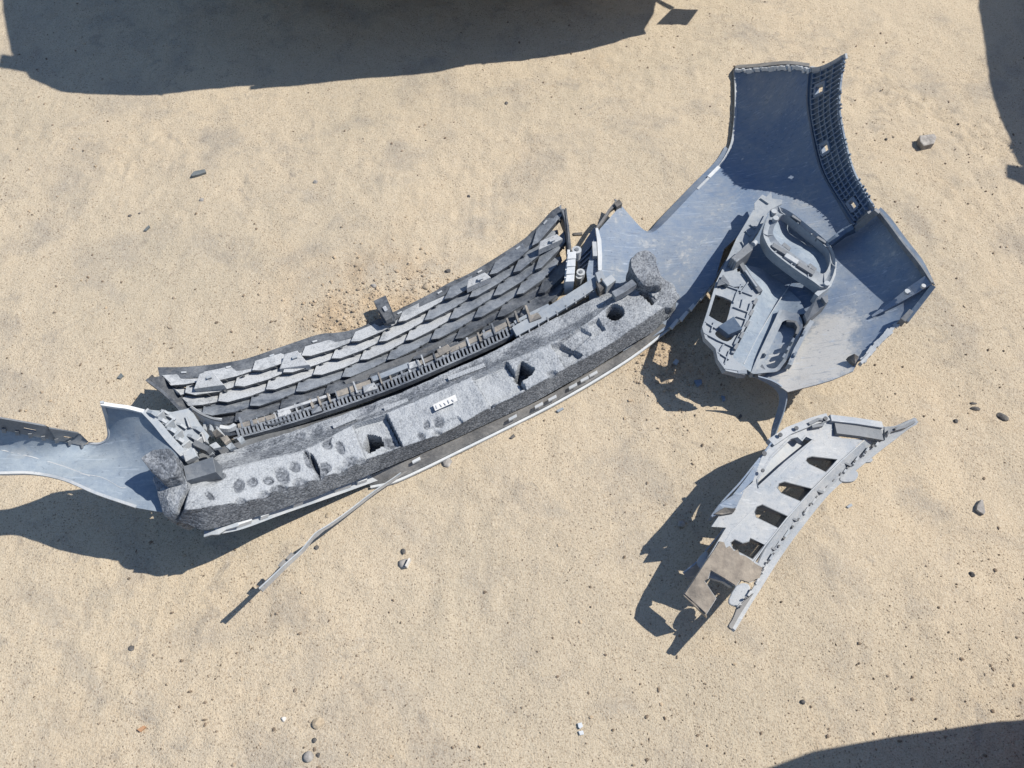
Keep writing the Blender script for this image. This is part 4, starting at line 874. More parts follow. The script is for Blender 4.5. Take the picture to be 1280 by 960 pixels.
def lump(name, outl, hb, ht, parent, dustv, seed, rough=.0026, lv=9, round_=.12):
    O = np.array(resample(cat(resample(outl + [outl[0]], 22)[:-1].tolist(), 4, True) + [np.array(cat(resample(outl + [outl[0]], 22)[:-1].tolist(), 4, True)[0])], 72))[:-1]; n = len(O); c = O.mean(0)[:2]; V = []; D = []
    for l in range(lv + 10):
        if l < 10: t = l / 10; sc = 1.0 - .06 * (1 - t); z = -(1 - t)
        else: t = (l - 9) / lv; a = t * math.pi / 2; sc = max(.02, 1 - round_ * (1 - math.cos(a)) * 1.0 if t < .7 else (1 - round_ * (1 - math.cos(a))) * (1 - (t - .7) / .31)); z = 0
        for p in O:
            h = p[2] if len(p) > 2 else ht; h = h if l < 10 else h + (O[:, 2].mean() - h) * min(1, (1 - sc) * 1.6)
            q = c + (p[:2] - c) * sc; w_ = W(p[0], p[1], h); wc = W(c[0], c[1], h); wq = wc + (w_ - wc) * sc
            hh = h + z * hb if l < 10 else h + .010 * math.sin(min(1, t / .7) * math.pi / 2)
            V.append([wq[0], wq[1], hh]); D.append(dustv(q[0], q[1]) if l > 8 else .12)
    V = np.array(V); V += np.c_[vnoise(V[:, 0] + V[:, 2], V[:, 1], 60, seed), vnoise(V[:, 0], V[:, 1] + V[:, 2], 60, seed + 1), vnoise(V[:, 0], V[:, 1], 60, seed + 2)] * rough * 2
    F = []
    L = lv + 10
    for l in range(L - 1):
        for i in range(n): F.append([l * n + i, l * n + (i + 1) % n, (l + 1) * n + (i + 1) % n, (l + 1) * n + i])
    F.append([(L - 1) * n + i for i in range(n)])
    a = sum(V[i, 0] * V[(i + 1) % n, 1] - V[(i + 1) % n, 0] * V[i, 1] for i in range(n))
    if a < 0: F = [f[::-1] for f in F]
    return mk(name, V, F, M['foam'], parent, True, {'dust': np.clip(D, 0, 1)})
lump('end_horn', [(181, 575, .262), (185, 567, .262), (213, 563, .262), (219, 570, .258), (227, 590, .25), (224, 600, .245), (205, 604, .245), (190, 592, .25)], .10, .25, foam, lambda x, y: .15, 41)
lump('end_chunk', [(194, 598, .222), (214, 592, .228), (236, 594, .222), (234, 610, .22), (228, 628, .212), (226, 645, .20), (216, 651, .195), (207, 645, .192), (200, 622, .205)], .07, .23, foam, lambda x, y: .5, 44, .003)
lump('end_horn', [(787, 326, .135), (796, 317, .138), (808, 314, .138), (818, 320, .135), (820, 333, .13), (826, 345, .12), (828, 358, .11), (806, 362, .11), (796, 352, .125), (788, 340, .13)], .10, .13, foam, lambda x, y: .35, 53)
lump('end_chunk', [(802, 360, .082), (824, 346, .082), (842, 358, .080), (849, 373, .076), (841, 388, .074), (822, 388, .076)], .05, .095, foam, lambda x, y: .35, 56, .003)
V, F = bar_geo(WL([(767, 368, .118), (780, 361, .122), (793, 352, .126)]), .016, .02); mk('cross_peg', V, F, M['grille_mid'], foam)
# paper sticker
st = sheet('sticker', [(541, 506), (569, 493), (572, 501), (544, 513.5)], lambda P: TPS([(530, 515, .108), (580, 490, .106), (545, 520, .106), (590, 500, .104)])(P), M['paper'], foam, step=6, t=.001)
for k in range(5):
    x = 545 + k * 5; y = 507.3 - k * 2.2; V, F = bar_geo(WL([(x, y + random.uniform(-1, 1), .1090), (x + random.uniform(1, 3), y + 3, .1088)]), .0016, .0008); mk('sticker_print', V, F, M['ink'], st)
# raised pads on the ledge of the foam
for (x0, y0, x1, y1) in ((416, 533, 444, 521), (480, 511, 510, 500), (560, 473, 606, 456)):
    hh = np.interp(x0, [416, 480, 560], [.107, .094, .086]); V, F = bar_geo(WL([(x0, y0, hh), ((x0 + x1) / 2, (y0 + y1) / 2, hh - .001), (x1, y1, hh - .004)]), .010, .014); mk('ledge_pad', V, F, M['foam'], foam, attrs={'dust': np.full(12, .7)})

# ------------------------------------------------------------------ separate corner bracket lying on the sand
br = empty('corner_bracket', W(980, 660, 0)); tag(br, 'loose grey slotted corner bracket with a muddy torn end, alone on the sand', 'bumper bracket')
S2 = lambda L: [(760 + x / 2.743, 490 + y / 2.743) for x, y in L]
HBk = [(953, 568, .150), (964, 552, .145), (986, 537, .135), (1022, 523, .122), (1037, 519, .118), (1103, 528, .085), (1104, 537, .08), (1084, 545, .088), (1052, 574, .095), (1015, 610, .10), (979, 647, .105), (957, 680, .105), (942, 705, .105), (935, 727, .105), (913, 734, .108), (880, 723, .118), (858, 741, .106), (882, 767, .10), (895, 749, .103), (906, 658, .135), (889, 656, .145), (898, 643, .147), (920, 636, .138), (946, 603, .142)]
TB = TPS(HBk)
plate = S2([(530, 215), (560, 170), (620, 130), (720, 92), (760, 82), (850, 92), (940, 105), (945, 128), (890, 152), (800, 232), (700, 330), (615, 428), (545, 520), (505, 580), (530, 600), (520, 640), (485, 655), (455, 645), (440, 668), (400, 640), (352, 612), (345, 640), (330, 645), (345, 668), (372, 708), (338, 762), (262, 692), (330, 590), (405, 465), (355, 462), (380, 425), (432, 412), (455, 345), (495, 310)])
hl = lambda L: [tuple(p) for p in cat(S2(L), 2, True)]
def hx(L, k=1.0):
    c = np.mean(L, 0); return S2([tuple(c + (np.array(p) - c) * k) for p in L])
holes = [S2([(783, 148), (815, 140), (890, 147), (868, 162), (800, 158)]), hx([(680, 236), (684, 226), (700, 221), (782, 231), (745, 273), (690, 247)], 1.08), hx([(583, 330), (588, 314), (606, 308), (694, 331), (658, 373), (596, 347)], 1.08), hx([(504, 412), (512, 394), (530, 387), (612, 425), (580, 464), (510, 430)], 1.08), hx([(422, 516), (436, 505), (462, 517), (482, 512), (487, 501), (534, 524), (495, 572), (430, 538)], 1.06),
         S2([(513, 300), (560, 222), (625, 158), (650, 152), (665, 166), (678, 150), (704, 164), (610, 240), (515, 326)])]
top = sheet('slotted_plate', plate, TB, M['bracket'], br, holes=holes, step=6, t=.0035)
def bb(pts, w_, hh, mat, name, parent=br, dz=.003, hs=None):
    Q = S2(pts); h = TB(np.array(Q)); V, F = bar_geo([W(q[0], q[1], (hs[i] if hs else h[i]) + dz) for i, q in enumerate(Q)], w_, hh); return mk(name, V, F, M[mat], parent)
# fold lines and hole collars
bb([(890, 156), (800, 236), (700, 335), (612, 434), (540, 525), (500, 585)], .002, .004, 'clip', 'fold_line', top, .0015)
bb([(780, 120), (690, 180), (600, 270), (500, 400), (420, 480), (380, 560)], .0015, .003, 'clip', 'fold_line', top, .0008)
for hh in holes[1:5]:
    n = len(hh); Q = [W(p[0], p[1], TB([p])[0] - .001) for p in hh + [hh[0]]]; V, F = bar_geo(Q, .003, .022); mk('slot_collar', V, F, M['fog_d'], top)
Q = [W(p[0], p[1], TB([p])[0] + .002) for p in holes[5] + [holes[5][0]]]; V, F = bar_geo(Q, .0035, .012); mk('opening_collar', V, F, M['bracket'], top)
# floor painted pale as if sunlit, seen through the three-cornered opening
sheet('inner_floor', S2([(495, 330), (560, 190), (640, 130), (730, 150), (640, 260), (530, 350)]), lambda P: TB(P) - .022, M['clip'], br, step=8)
# left wall, convex, with clip slots along its crest
wl = [tuple(p) for p in S2([(560, 168), (530, 212), (505, 250), (470, 300), (430, 350), (390, 400), (355, 425), (380, 424), (440, 404), (470, 330), (500, 300), (520, 250), (545, 205)])]
def wallh(P): return TB(P) - np.clip((np.interp(P[:, 1], [551, 567, 581, 599, 617, 636, 645], [964, 956, 947, 934, 920, 906, 896]) - P[:, 0]) * .0005, 0, .01)
sheet('side_wall', wl, wallh, M['primer'], br, step=5, t=.003)
cs = [(964, 552, .15), (953, 567, .155), (940, 583, .158), (924, 603, .158), (908, 620, .156), (896, 634, .153), (889, 645, .15)]
cA = resample(cat(cs), 40); cB = cA.copy(); cB[:, 0] -= 3; cB[:, 1] += 4; cB[:, 2] -= .05
V, F = ribbon_geo(WL(cA), WL(cB), .003); mk('outer_wall', V, F, M['primer'], br, True)
# rolled top edge with the torn clip wall
bb([(560, 172), (620, 132), (700, 100), (755, 84)], .016, .014, 'bracket', 'rolled_edge', br, .006)
for (x, y, r) in ((590, 148, 3), (645, 125, 3), (535, 212, 3.4), (745, 92, 3), (530, 270, 2.5)):
    q = S2([(x, y)])[0]; c = W(q[0], q[1], TB([q])[0] + .012); V, F = tube_geo([c, c + [0, 0, .003]], r * .0014, 10); mk('rivet_hole', V, F, M['grille_d'], br, True)
bb([(690, 108), (722, 92), (745, 96), (735, 112), (700, 118)], .006, .008, 'fog_d', 'edge_loop', br, .012)
bb([(780, 118), (860, 128), (940, 142)], .030, .012, 'fog_d', 'end_step', br, .008)
bb([(765, 88), (850, 98), (942, 112)], .014, .02, 'bracket', 'end_step', br, .010)
prism('crumple', [(*p, h) for p, h in zip(S2([(352, 425), (380, 385), (440, 345), (462, 350), (440, 395), (400, 408), (365, 425)]), (.150, .16, .16, .155, .15, .155, .15))], .03, M['primer'], br, .1)
prism('crumple', [(*p, h) for p, h in zip(S2([(365, 418), (400, 395), (440, 400), (430, 412), (395, 420)]), (.155, .163, .158, .15, .152))], .02, M['muddy'], br, .1)
# outer flange with clips down the right side
fo1 = S2([(945, 115), (890, 160), (800, 240), (700, 340), (615, 438), (545, 530), (510, 600)]); fo2 = S2([(960, 168), (905, 205), (830, 262), (745, 345), (665, 435), (590, 540), (540, 640)])
h1 = TB(np.array(fo1)); V, F = ribbon_geo(WL(resample(cat([(*p, h) for p, h in zip(fo1, h1)]), 40)), WL(resample(cat([(*p, h - .028) for p, h in zip(fo2, h1)]), 40)), .003); ofl = mk('outer_flange', V, F, M['bracket'], br, True)
ge = S2([(1058, 95), (1000, 130), (945, 172), (885, 222), (800, 295), (740, 352), (665, 445), (585, 555), (500, 690), (425, 808)])
gh = [.075, .068, .062, .058, .056, .06, .065, .072, .095, .12]
E3 = resample(cat([(*p, h) for p, h in zip(ge, gh)]), 60); V, F = bar_geo(WL(E3), np.interp(np.linspace(0, 1, 60), [0, .1, .3, .9, 1], [.012, .02, .014, .012, .014]), .008); mk('edge_rail', V, F, M['bracket'], br)
ribbon('end_tongue', [(*p, h) for p, h in zip(S2([(948, 120), (990, 118), (1030, 98), (1058, 90)]), (.082, .08, .08, .08))], [(*p, h) for p, h in zip(S2([(950, 165), (995, 140), (1030, 125), (1058, 112)]), (.066, .068, .072, .074))], M['bracket'], br, .004, 14)
bb([(960, 135), (1020, 118), (1052, 100)], .005, .010, 'fog_d', 'tongue_groove', br, .0, [.086, .084, .084])
random.seed(9)
for k in range(17):
    p = E3[6 + k * 3]; d = E3[7 + k * 3] - p; q = (p[0] - 4 - random.uniform(0, 4), p[1] - 3.5, p[2] + .021)
    L = random.uniform(2.5, 5.5); prism('edge_clip', [(q[0] - L * .6, q[1] + L * .9, q[2]), (q[0] + L * .6, q[1] - L * .9, q[2]), (q[0] + L * .6 + 2.4, q[1] - L * .9 + 1.8, q[2] - .003), (q[0] - L * .6 + 2.4, q[1] + L * .9 + 1.8, q[2] - .003)], .008, M[random.choice(('bracket', 'clip', 'bracket'))], br, .1)
for k in range(24):
    p = E3[4 + int(k * 2.2)]; prism('clip_gap', [(p[0] - 7, p[1] - 1, p[2] + .0225), (p[0] - 5.4, p[1] - 3.4, p[2] + .0225), (p[0] - 3.6, p[1] - 2.4, p[2] + .0215), (p[0] - 5.4, p[1] + .2, p[2] + .0215)], .006, M['grille_d'], br, 0)
for (a, b) in (((790, 232), (835, 252)), ((700, 330), (738, 345)), ((612, 424), (650, 440)), ((540, 522), (575, 540))): bb([a, b], .0045, .012, 'fog_d', 'flange_rib', br, -.006)
prism('round_lug', [(*p, .058) for p in cat(S2([(795, 300), (812, 268), (850, 270), (858, 285), (845, 304), (815, 308)]), 3, True)], .008, M['bracket'], br)
prism('round_lug', [(*p, .05) for p in cat(S2([(870, 238), (890, 222), (908, 230), (900, 240)]), 3, True)], .006, M['bracket'], br)
# muddy end and shaded lower-left cheek
mudp = sheet('muddy_end', S2([(470, 562), (485, 572), (505, 588), (530, 602), (520, 638), (485, 653), (455, 643), (440, 664), (400, 638), (352, 610), (343, 640), (330, 648), (345, 670), (370, 708), (338, 760), (264, 692), (330, 592), (372, 530), (383, 512), (398, 515), (405, 535), (418, 528), (432, 545), (445, 540), (452, 558)]), lambda P: TB(P) + .002 + .004 * np.clip(vnoise(P[:, 0], P[:, 1], .08, 61) + .2, 0, 1), M['mud'], br, step=4, t=.002)
sheet('cheek', S2([(400, 470), (375, 500), (300, 590), (258, 622), (272, 640), (300, 645), (340, 585), (395, 500)]), [(*p, h) for p, h in zip(S2([(400, 470), (300, 590), (258, 622), (300, 645), (340, 585), (395, 500)]), (.125, .10, .085, .06, .075, .10))], M['primer'], br, step=6,
      holes=[hl([(318, 560), (335, 545), (343, 560), (325, 605), (310, 600), (305, 580)])])
prism('bright_hole_fill', [(*p, h) for p, h in zip(cat(S2([(318, 560), (335, 545), (343, 560), (325, 605), (310, 600), (305, 580)]), 2, True), [.082] * 12)], .004, M['clipw'], br)  # white plug paints the bright light seen through the hole
prism('worn_lug', [(*p, h) for p, h in zip(cat(S2([(415, 710), (440, 665), (470, 655), (488, 670), (470, 715), (445, 745), (440, 735), (420, 728)]), 2, True), [.112] * 16)], .006, M['bracket'], br, .08)
ribbon('torn_spike', [(*p, h) for p, h in zip(S2([(445, 735), (430, 775), (415, 800), (420, 810)]), (.118, .12, .122, .122))], [(*p, h) for p, h in zip(S2([(500, 690), (455, 760), (430, 805), (426, 812)]), (.11, .116, .12, .121))], M['rim'], br, .005, 12)
bb([(350, 625), (400, 640), (430, 660)], .012, .012, 'clip', 'inner_fold', br, -.012)
# lower flap standing below the end, as its shadow tells
ribbon('lower_flap', [(*p, h) for p, h in zip(S2([(262, 692), (300, 728), (338, 762)]), (.106, .103, .10))], [(*p, h) for p, h in zip(S2([(268, 700), (306, 738), (340, 772)]), (.07, .068, .066))], M['mud'], br, .003, 10)

# ------------------------------------------------------------------ stones and scraps, each on its own
def stone(name, x, y, w, hgt, mat, label, cat_, ang=0, flat=.6, seed=0, facets=.0, group=None):
    c = W(x, y); c[2] = gz1(c[0], c[1]); r = np.random.default_rng(seed)
    ax = w / 2 / 740; ay = hgt / 2 / 660; az = min(ax, ay) * flat
    v = IV2.copy(); n = np.zeros(len(v))
    for k in range(7): d = r.normal(size=3); d /= np.linalg.norm(d); off = r.uniform(.55, .9); s = v @ d; v -= np.outer(np.maximum(0, s - off), d)
    v += (r.normal(size=(len(v), 3)) * .012)
    v = v * [ax * 1.15, ay * 1.15, az * 1.25]; ca, sa = math.cos(ang), math.sin(ang); v = np.c_[v[:, 0] * ca - v[:, 1] * sa, v[:, 0] * sa + v[:, 1] * ca, v[:, 2]]
    o = mk(name, v + c + [0, 0, az * .35], IF2, M[mat], None, True, origin=c); tag(o, label, cat_, group); return o
def chip(name, x, y, poly, h, mat, label, cat_, t=.004):
    g = W(x, y); base = gz1(g[0], g[1]); V, F = prism_geo([(x + a, y + b, base + h) for a, b in poly], h + .004, .08)
    o = mk(name, V, F, M[mat], None, origin=(g[0], g[1], base)); tag(o, label, cat_); return o
# block of grey rubble near the wheel-arch side
chip('rubble_block', 1159, 175, [(-9, -6), (9, -8), (12, -4), (9, 4), (-4, 7), (-9, 1)], .018, 'stone', 'squarish grey block of rubble lying alone right of the wheel arch', 'stone')
stone('stone', 560, 578, 15, 15, 'stone', 'grey angular stone touching the lower rim shadow, below the foam beam', 'stone', .3, .5, 2)
stone('stone', 505, 704, 14, 13, 'stone', 'grey stone with a white side, on open sand below the bumper', 'stone', .2, .6, 3)
chip('stone_chip', 508, 702, [(-2, 5), (3, -5), (5, -4), (0, 6)], .016, 'stone_w', 'white sliver leaning on the grey stone below the bumper', 'stone chip')
stone('stone', 504, 690, 7, 7, 'stone_d', 'small dark stone just above the white-sided grey stone', 'stone', 0, .8, 4)
stone('stone', 850, 656, 13, 11, 'stone', 'small rounded grey stone in the shadow left of the loose bracket', 'stone', .4, .8, 5)
stone('stone', 1252, 522, 17, 10, 'stone_d', 'dark almost black stone near the right edge of the picture', 'stone', -.7, .6, 6)
stone('stone', 1218, 512, 14, 6, 'stone_d', 'flat brown stone just left of the dark stone', 'stone', -.1, .6, 7)
stone('stone', 1216, 505, 10, 4, 'stone_d', 'thin brown splinter directly above the flat brown stone', 'stone', 0, .6, 8)
chip('stone_shard', 1226, 633, [(-4, -2), (1, -9), (3, -8), (6, 7), (4, 10), (-5, 4)], .008, 'stone', 'grey wedge-shaped shard on the sand at lower right', 'stone')
stone('stone', 1194, 527, 6, 6, 'stone_d', 'tiny dark brown pebble right of the bracket tongue', 'pebble', 0, .8, 9)
stone('stone', 386, 946, 12, 11, 'stone', 'round grey pebble near the bottom edge of the picture', 'pebble', 0, .8, 10)
stone('stone', 398, 944, 5, 5, 'stone_d', 'tiny dark pebble right beside the round grey pebble', 'pebble', 0, .8, 11)
stone('stone', 394, 925, 6, 6, 'stone_d', 'small dark pebble between the soil clod and the round grey pebble', 'pebble', 0, .8, 12)
stone('soil_clod', 398, 904, 15, 12, 'clod', 'tan crumbly soil clod near the bottom edge', 'soil clod', .2, .6, 13)
chip('brick_chip', 177, 911, [(-6, 1), (2, -4), (5, -2), (-2, 4)], .005, 'brick', 'small orange brick chip at lower left', 'brick chip')
stone('stone', 165, 810, 8, 6, 'stone_d', 'small dark pebble at lower left above the brick chip', 'pebble', 0, .7, 14)
stone('stone', 355, 899, 7, 5, 'stone_w', 'tiny white pebble left of the tan soil clod', 'pebble', 0, .7, 15)
chip('plastic_scrap', 725, 908, [(-3, -4), (2, -5), (4, 0), (0, 3), (-2, 1)], .005, 'clipw', 'small white plastic scrap at bottom centre', 'plastic scrap')
chip('plastic_scrap', 726, 916, [(-3, -2), (3, -3), (4, 2), (-1, 3)], .004, 'clipw', 'tiny white scrap just below the white plastic scrap', 'plastic scrap')
chip('plastic_flake', 248, 215, [(-10, 4), (-6, -1), (8, -4), (9, 0), (0, 3), (-8, 5)], .006, 'flake', 'long dark grey plastic flake on the sand at upper left', 'plastic flake')
chip('plastic_flake', 183, 285, [(-4, 3), (3, -4), (4, -2), (-1, 3)], .005, 'flake', 'small dark grey plastic flake below the long one', 'plastic flake')
stone('stone', 162, 269, 6, 5, 'stone_d', 'tiny dark pebble left of the small dark flake', 'pebble', 0, .8, 16)
stone('stone', 174, 266, 5, 3, 'stone_d', 'tiny flat dark pebble above the small dark flake', 'pebble', 0, .8, 17)
stone('stone', 253, 251, 9, 6, 'stone', 'small grey pebble below the long dark flake', 'pebble', .3, .7, 18)
stone('stone', 560, 340, 9, 7, 'stone_d', 'dark grey pebble beside the grille edge at its middle', 'pebble', 0, .8, 19)
stone('stone', 533, 360, 13, 10, 'clod', 'tan grey lump in the disturbed soil by the grille', 'soil clod', .6, .8, 20)
stone('stone', 468, 361, 10, 7, 'stone', 'grey pebble on the disturbed soil above the upright grille tab', 'pebble', 0, .8, 21)
stone('stone', 395, 229, 8, 6, 'stone', 'small grey pebble on open sand above the grille', 'pebble', .4, .8, 22)
stone('stone', 586, 245, 6, 5, 'stone_d', 'tiny dark pebble on open sand above the grille', 'pebble', 0, .8, 23)
stone('stone', 633, 131, 6, 6, 'stone_d', 'tiny dark pebble on open sand at upper centre', 'pebble', 0, .8, 24)
stone('stone', 1108, 174, 5, 5, 'stone_d', 'tiny dark pebble left of the squarish rubble block', 'pebble', 0, .8, 25)
stone('stone', 1002, 878, 7, 5, 'stone_d', 'tiny dark pebble at bottom right of centre', 'pebble', 0, .8, 26)
stone('stone', 1215, 718, 8, 7, 'stone_d', 'dark brown pebble alone at lower right', 'pebble', 0, .8, 27)
stone('stone', 410, 645, 6, 6, 'clod', 'small brown pebble between the torn strip and the bumper', 'pebble', 0, .8, 28)
stone('stone', 397, 686, 6, 6, 'stone_d', 'small dark pebble just right of the torn strip', 'pebble', 0, .8, 29)
chip('plastic_scrap', 873, 478, [(-5, -3), (4, -4), (5, 1), (-1, 5)], .006, 'primer', 'small blue-grey plastic shard in the shadow of the fog lamp bracket', 'plastic scrap')
chip('plastic_scrap', 904, 497, [(-2, -3), (2, -2), (3, 3), (0, 4)], .006, 'primer', 'tiny grey plastic shard in the shadow below the bracket', 'plastic scrap')

chip('plastic_shard', 845, 452, [(-4, 1), (0, -4), (4, -1), (1, 4)], .005, 'clip', 'tiny pale shard in the dappled shadow below the right arm', 'plastic shard')
chip('plastic_shard', 925, 520, [(-3, 2), (1, -3), (3, 0), (0, 3)], .004, 'stone_d', 'tiny dark shard in the shadow near the curled tail', 'plastic shard')
chip('plastic_shard', 700, 512, [(-5, 1), (3, -3), (5, -1), (-2, 3)], .004, 'fog', 'thin grey shard just below the lower rim, right half', 'plastic shard')
chip('plastic_shard', 640, 545, [(-3, 2), (2, -3), (4, 0), (0, 3)], .004, 'stone_d', 'small dark shard just below the middle of the lower rim', 'plastic shard')
chip('plastic_shard', 1062, 632, [(-4, 1), (2, -3), (4, 0), (-1, 3)], .004, 'bracket', 'small grey shard right of the loose bracket', 'plastic shard')
chip('plastic_shard', 150, 470, [(-4, 2), (1, -4), (4, -1), (0, 3)], .004, 'flake', 'small dark shard above the raised left arm', 'plastic shard')
chip('plastic_shard', 722, 292, [(-6, -1), (6, -2), (6, 1), (-5, 2)], .004, 'stone_d', 'dark thin chip added as the shadow of the peak, in the gap beside the grille', 'plastic shard')  # dark chip stands in for the shadow of the peak

# ------------------------------------------------------------------ parked cars just outside the picture, which throw the big shadows
def mat_paint(name, c):
    q = NT(name); n = q.noise(3, 4, .6); q.b.inputs['Coat Weight'].default_value = .6; return q.done(q.mix(q.gray(n, .4, .8), c, tuple(x * .8 + .06 for x in c)), .35, None, .5, .2)
M['glass'] = NT('car_glass').done((.02, .025, .03), .08, None, .6); M['tyre'] = mat_flat('tyre_rubber', (.02, .02, .02), (.06, .055, .05), 40, .85); M['alloy'] = NT('alloy_rim').done((.45, .46, .48), .35, None, .5, .8)
M['lampred'] = NT('lamp_red').done((.35, .02, .02), .15, None, .5); M['lampclear'] = NT('lamp_clear').done((.6, .62, .64), .1, None, .5); M['trim'] = NT('black_trim').done((.025, .025, .028), .6, None, .4)
def car(loc, rz, paint, label, extras=True):
    root = empty('parked_car', (loc[0], loc[1], 0)); tag(root, label, 'car', 'cars parked around the bumper'); ORG[root.name] = np.zeros(3)
    L = 4.35; ys_ = np.r_[0, .02, .06, .13, .25, .45, .7, 1.0, 1.4, 1.9, 2.5, 3.0, 3.4, 3.7, 3.95, 4.12, 4.24, 4.31, 4.35]
    hw = np.interp(ys_, [0, .02, .06, .13, .25, .45, .7, 1.2, 3.2, 3.8, 4.12, 4.27, 4.35], [.58, .68, .75, .80, .84, .87, .89, .905, .905, .88, .82, .72, .55])
    zb = np.interp(ys_, [0, .06, .25, .7, 3.6, 4.1, 4.35], [.36, .28, .24, .22, .22, .25, .36]); zt = np.interp(ys_, [0, .05, .15, .3, .7, 1.2, 3.0, 3.9, 4.2, 4.35], [.58, .70, .80, .86, .93, .97, .96, .82, .72, .60])
    V = []; n = 20
    for y, w_, b, t in zip(ys_, hw, zb, zt):
        for k in range(n):
            a = 2 * math.pi * k / n; c, s = math.cos(a), math.sin(a); e = .42
            V.append([w_ * math.copysign(abs(c) ** e, c), y, (b + t) / 2 + (t - b) / 2 * math.copysign(abs(s) ** e, s)])
    F = [list(range(n)), list(range(len(V) - n, len(V)))[::-1]]
    for i in range(len(ys_) - 1):
        for k in range(n): F.append([i * n + k, (i + 1) * n + k, (i + 1) * n + (k + 1) % n, i * n + (k + 1) % n])
    body = mk('body', V, F, paint, root, True)
    def loft(name, Y, HWb, HWt, ZT, z0, mat, parent=root):
        V = []
        for y, a, b, z in zip(Y, HWb, HWt, ZT): V += [[-a, y, z0], [-b * 1.02, y, z0 + (z - z0) * .75], [-b * .85, y, z], [b * .85, y, z], [b * 1.02, y, z0 + (z - z0) * .75], [a, y, z0]]
        F = [[5, 4, 3, 2, 1, 0], [len(V) - 6 + k for k in range(6)]]
        for i in range(len(Y) - 1):
            for k in range(6): F.append([i * 6 + k, i * 6 + (k + 1) % 6, (i + 1) * 6 + (k + 1) % 6, (i + 1) * 6 + k])
        return mk(name, V, F, mat, parent, True)
    cabin = loft('cabin', [.75, 1.05, 1.5, 2.1, 2.6, 3.3], [.78, .80, .80, .80, .79, .74], [.70, .66, .66, .66, .64, .68], [.96, 1.25, 1.42, 1.45, 1.40, .96], .92, M['glass'])
    loft('roof', [1.25, 1.55, 2.1, 2.5], [.64, .66, .66, .62], [.62, .645, .645, .60], [1.385, 1.445, 1.475, 1.425], 1.36, paint)
    for s in (-1, 1):
        for y0, y1 in ((.78, 1.32), (1.95, 1.95), (3.28, 2.48)): V, F = bar_geo([(s * .80, y0, .95), (s * .70, (y0 + y1) / 2, 1.20), (s * .655, y1, 1.40)], .06, .05); mk('pillar', V, F, paint, cabin)
        for y in (.85, 3.45):
            c = np.array([s * .80, y, .31]); Vv = []; m = 28; prf = [(.19, -.10), (.29, -.10), (.31, -.07), (.31, .07), (.29, .10), (.19, .10)]
            for r_, d in prf:
                for k in range(m): a = 2 * math.pi * k / m; Vv.append(c + [d * s, r_ * math.cos(a), r_ * math.sin(a)])
            Ff = [[l * m + k, l * m + (k + 1) % m, (l + 1) % 6 * m + (k + 1) % m, (l + 1) % 6 * m + k] for l in range(6) for k in range(m)]
            wh = mk('wheel', Vv, Ff, M['tyre'], root, True)
            V, F = tube_geo([c + [s * .02, 0, 0], c + [s * .085, 0, 0]], [.20, .19], 24); mk('wheel_rim', V, F, M['alloy'], wh, True)
            Vw = []; Rr = .36
            V, F = tube_geo([c - [s * .02, 0, 0], c + [s * .098, 0, 0]], Rr, 26); 
            mk('wheel_arch', V, F, M['trim'], wh, True) if False else None
        V, F = prism_raw([(s * .45, -.0, .62), (s * .80, .16, .64), (s * .82, .20, .76), (s * .47, .06, .75)], .05); mk('tail_lamp', V, F, M['lampred'], root)
        V, F = prism_raw([(s * .45, 4.33, .58), (s * .78, 4.20, .60), (s * .80, 4.16, .70), (s * .47, 4.27, .68)], -.05); mk('headlight', V, F, M['lampclear'], root)
        V, F = bar_geo([(s * .84, 2.95, 1.02), (s * 1.02, 2.98, 1.03)], [.10, .12], [.10, .13]); mk('door_mirror', V, F, paint, root)
        for yy in (1.05, 2.0, 3.0): V, F = bar_geo([(s * .906, yy, .90), (s * .912, yy, .6), (s * .90, yy, .32)], .008, .006, (s, 0, 0)); mk('door_gap', V, F, M['trim'], body)
    V, F = bar_geo([(-.26, -.012, .56), (.26, -.012, .56)], .015, .11); mk('number_plate', V, F, M['clip'], root)
    V, F = bar_geo([(-.70, .05, .40), (-.4, -.005, .40), (.4, -.005, .40), (.70, .05, .40)], .03, .08); mk('bumper_trim', V, F, M['trim'], root)
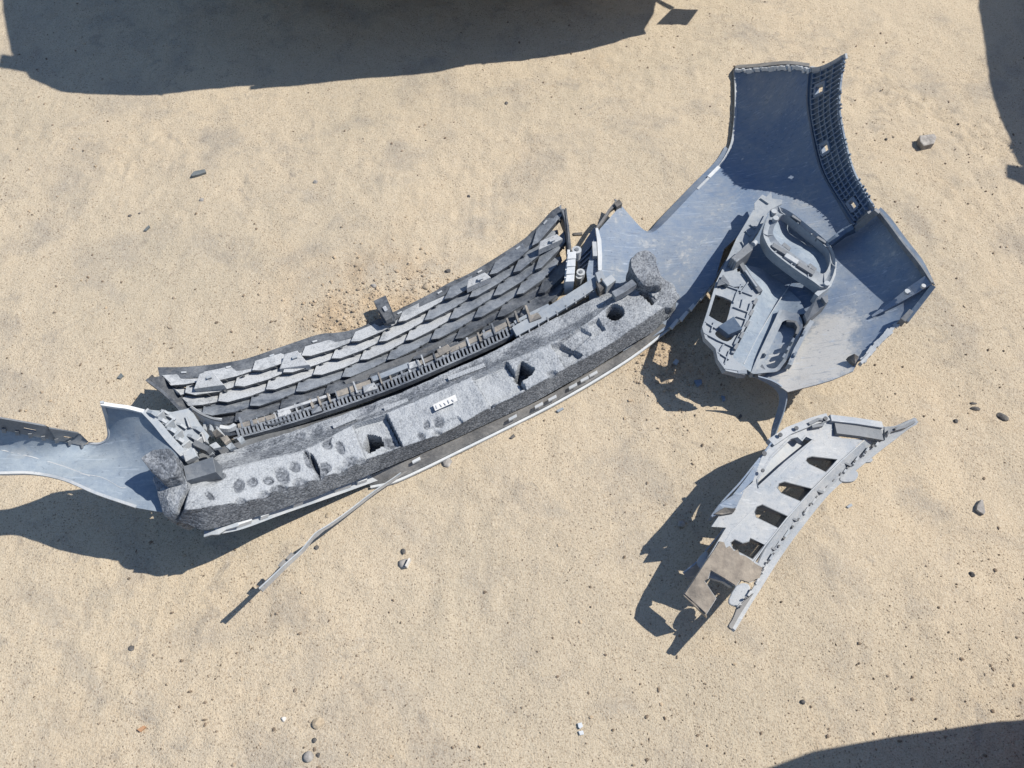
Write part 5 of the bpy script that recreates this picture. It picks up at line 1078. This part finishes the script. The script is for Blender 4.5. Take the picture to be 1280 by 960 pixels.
    if extras:
        ex = extras; loc_ = lambda p: ((p[0] - loc[0]) * math.cos(rz) + (p[1] - loc[1]) * math.sin(rz), -(p[0] - loc[0]) * math.sin(rz) + (p[1] - loc[1]) * math.cos(rz), p[2])
        if 'hook' in ex:
            hx, hy, hz = loc_(ex['hook']); V, F = tube_geo([(hx, hy + .022 * math.cos(a), hz + .018 * math.sin(a)) for a in np.linspace(-1.2, 4.6, 18)], .006, 8); mk('tow_eye', V, F, M['trim'], root, True)
            V, F = tube_geo([(hx, hy + .02, hz + .01), (hx, hy + .12, hz + .05)], .007, 8); mk('tow_eye_shank', V, F, M['trim'], root, True)
        if 'flap' in ex:
            up = -np.array(SUN_DIR) * (.30 / -SUN_DIR.z); P = np.array([loc_(W(*q) + up) for q in ex['flap']]); V = np.r_[P, P - [0, 0, .006]]
            mk('shadow_plate', V, [[3, 2, 1, 0], [4, 5, 6, 7], [0, 1, 5, 4], [1, 2, 6, 5], [2, 3, 7, 6], [3, 0, 4, 7]], M['trim'], root)  # unseen plate added, its outline projected back from the shadow it casts
            V, F = bar_geo([P[1], P[1] + [-.04, .12, .05]], .012, .008); mk('shadow_plate_stay', V, F, M['trim'], root)
    root.rotation_euler = (0, 0, rz); root.location = (loc[0], loc[1], 0); return root
def prism_raw(P, d):
    P = np.array(P, float); B = P + [0, d, 0]; V = np.r_[P, B]; return V, [[0, 1, 2, 3], [7, 6, 5, 4], [0, 4, 5, 1], [1, 5, 6, 2], [2, 6, 7, 3], [3, 7, 4, 0]]
car((-.05, 1.91), math.radians(7.5), mat_paint('paint_white', (.55, .55, .54)), 'white car parked just beyond the top edge, its rear end shading the sand', {'hook': (.535, 2.028, .30), 'flap': [(819, 32), (839, 12), (871, 12.5), (856.6, 32)]})
car((4.01, 5.20), math.radians(160), mat_paint('paint_silver', (.35, .36, .38)), 'silver car parked nose inwards beyond the right edge, shading the upper right corner', {'none': 0})
car((.685, -.66), math.radians(-91), mat_paint('paint_red', (.30, .03, .03)), 'red car parked beyond the lower right corner, shading the bottom edge', {'none': 0})
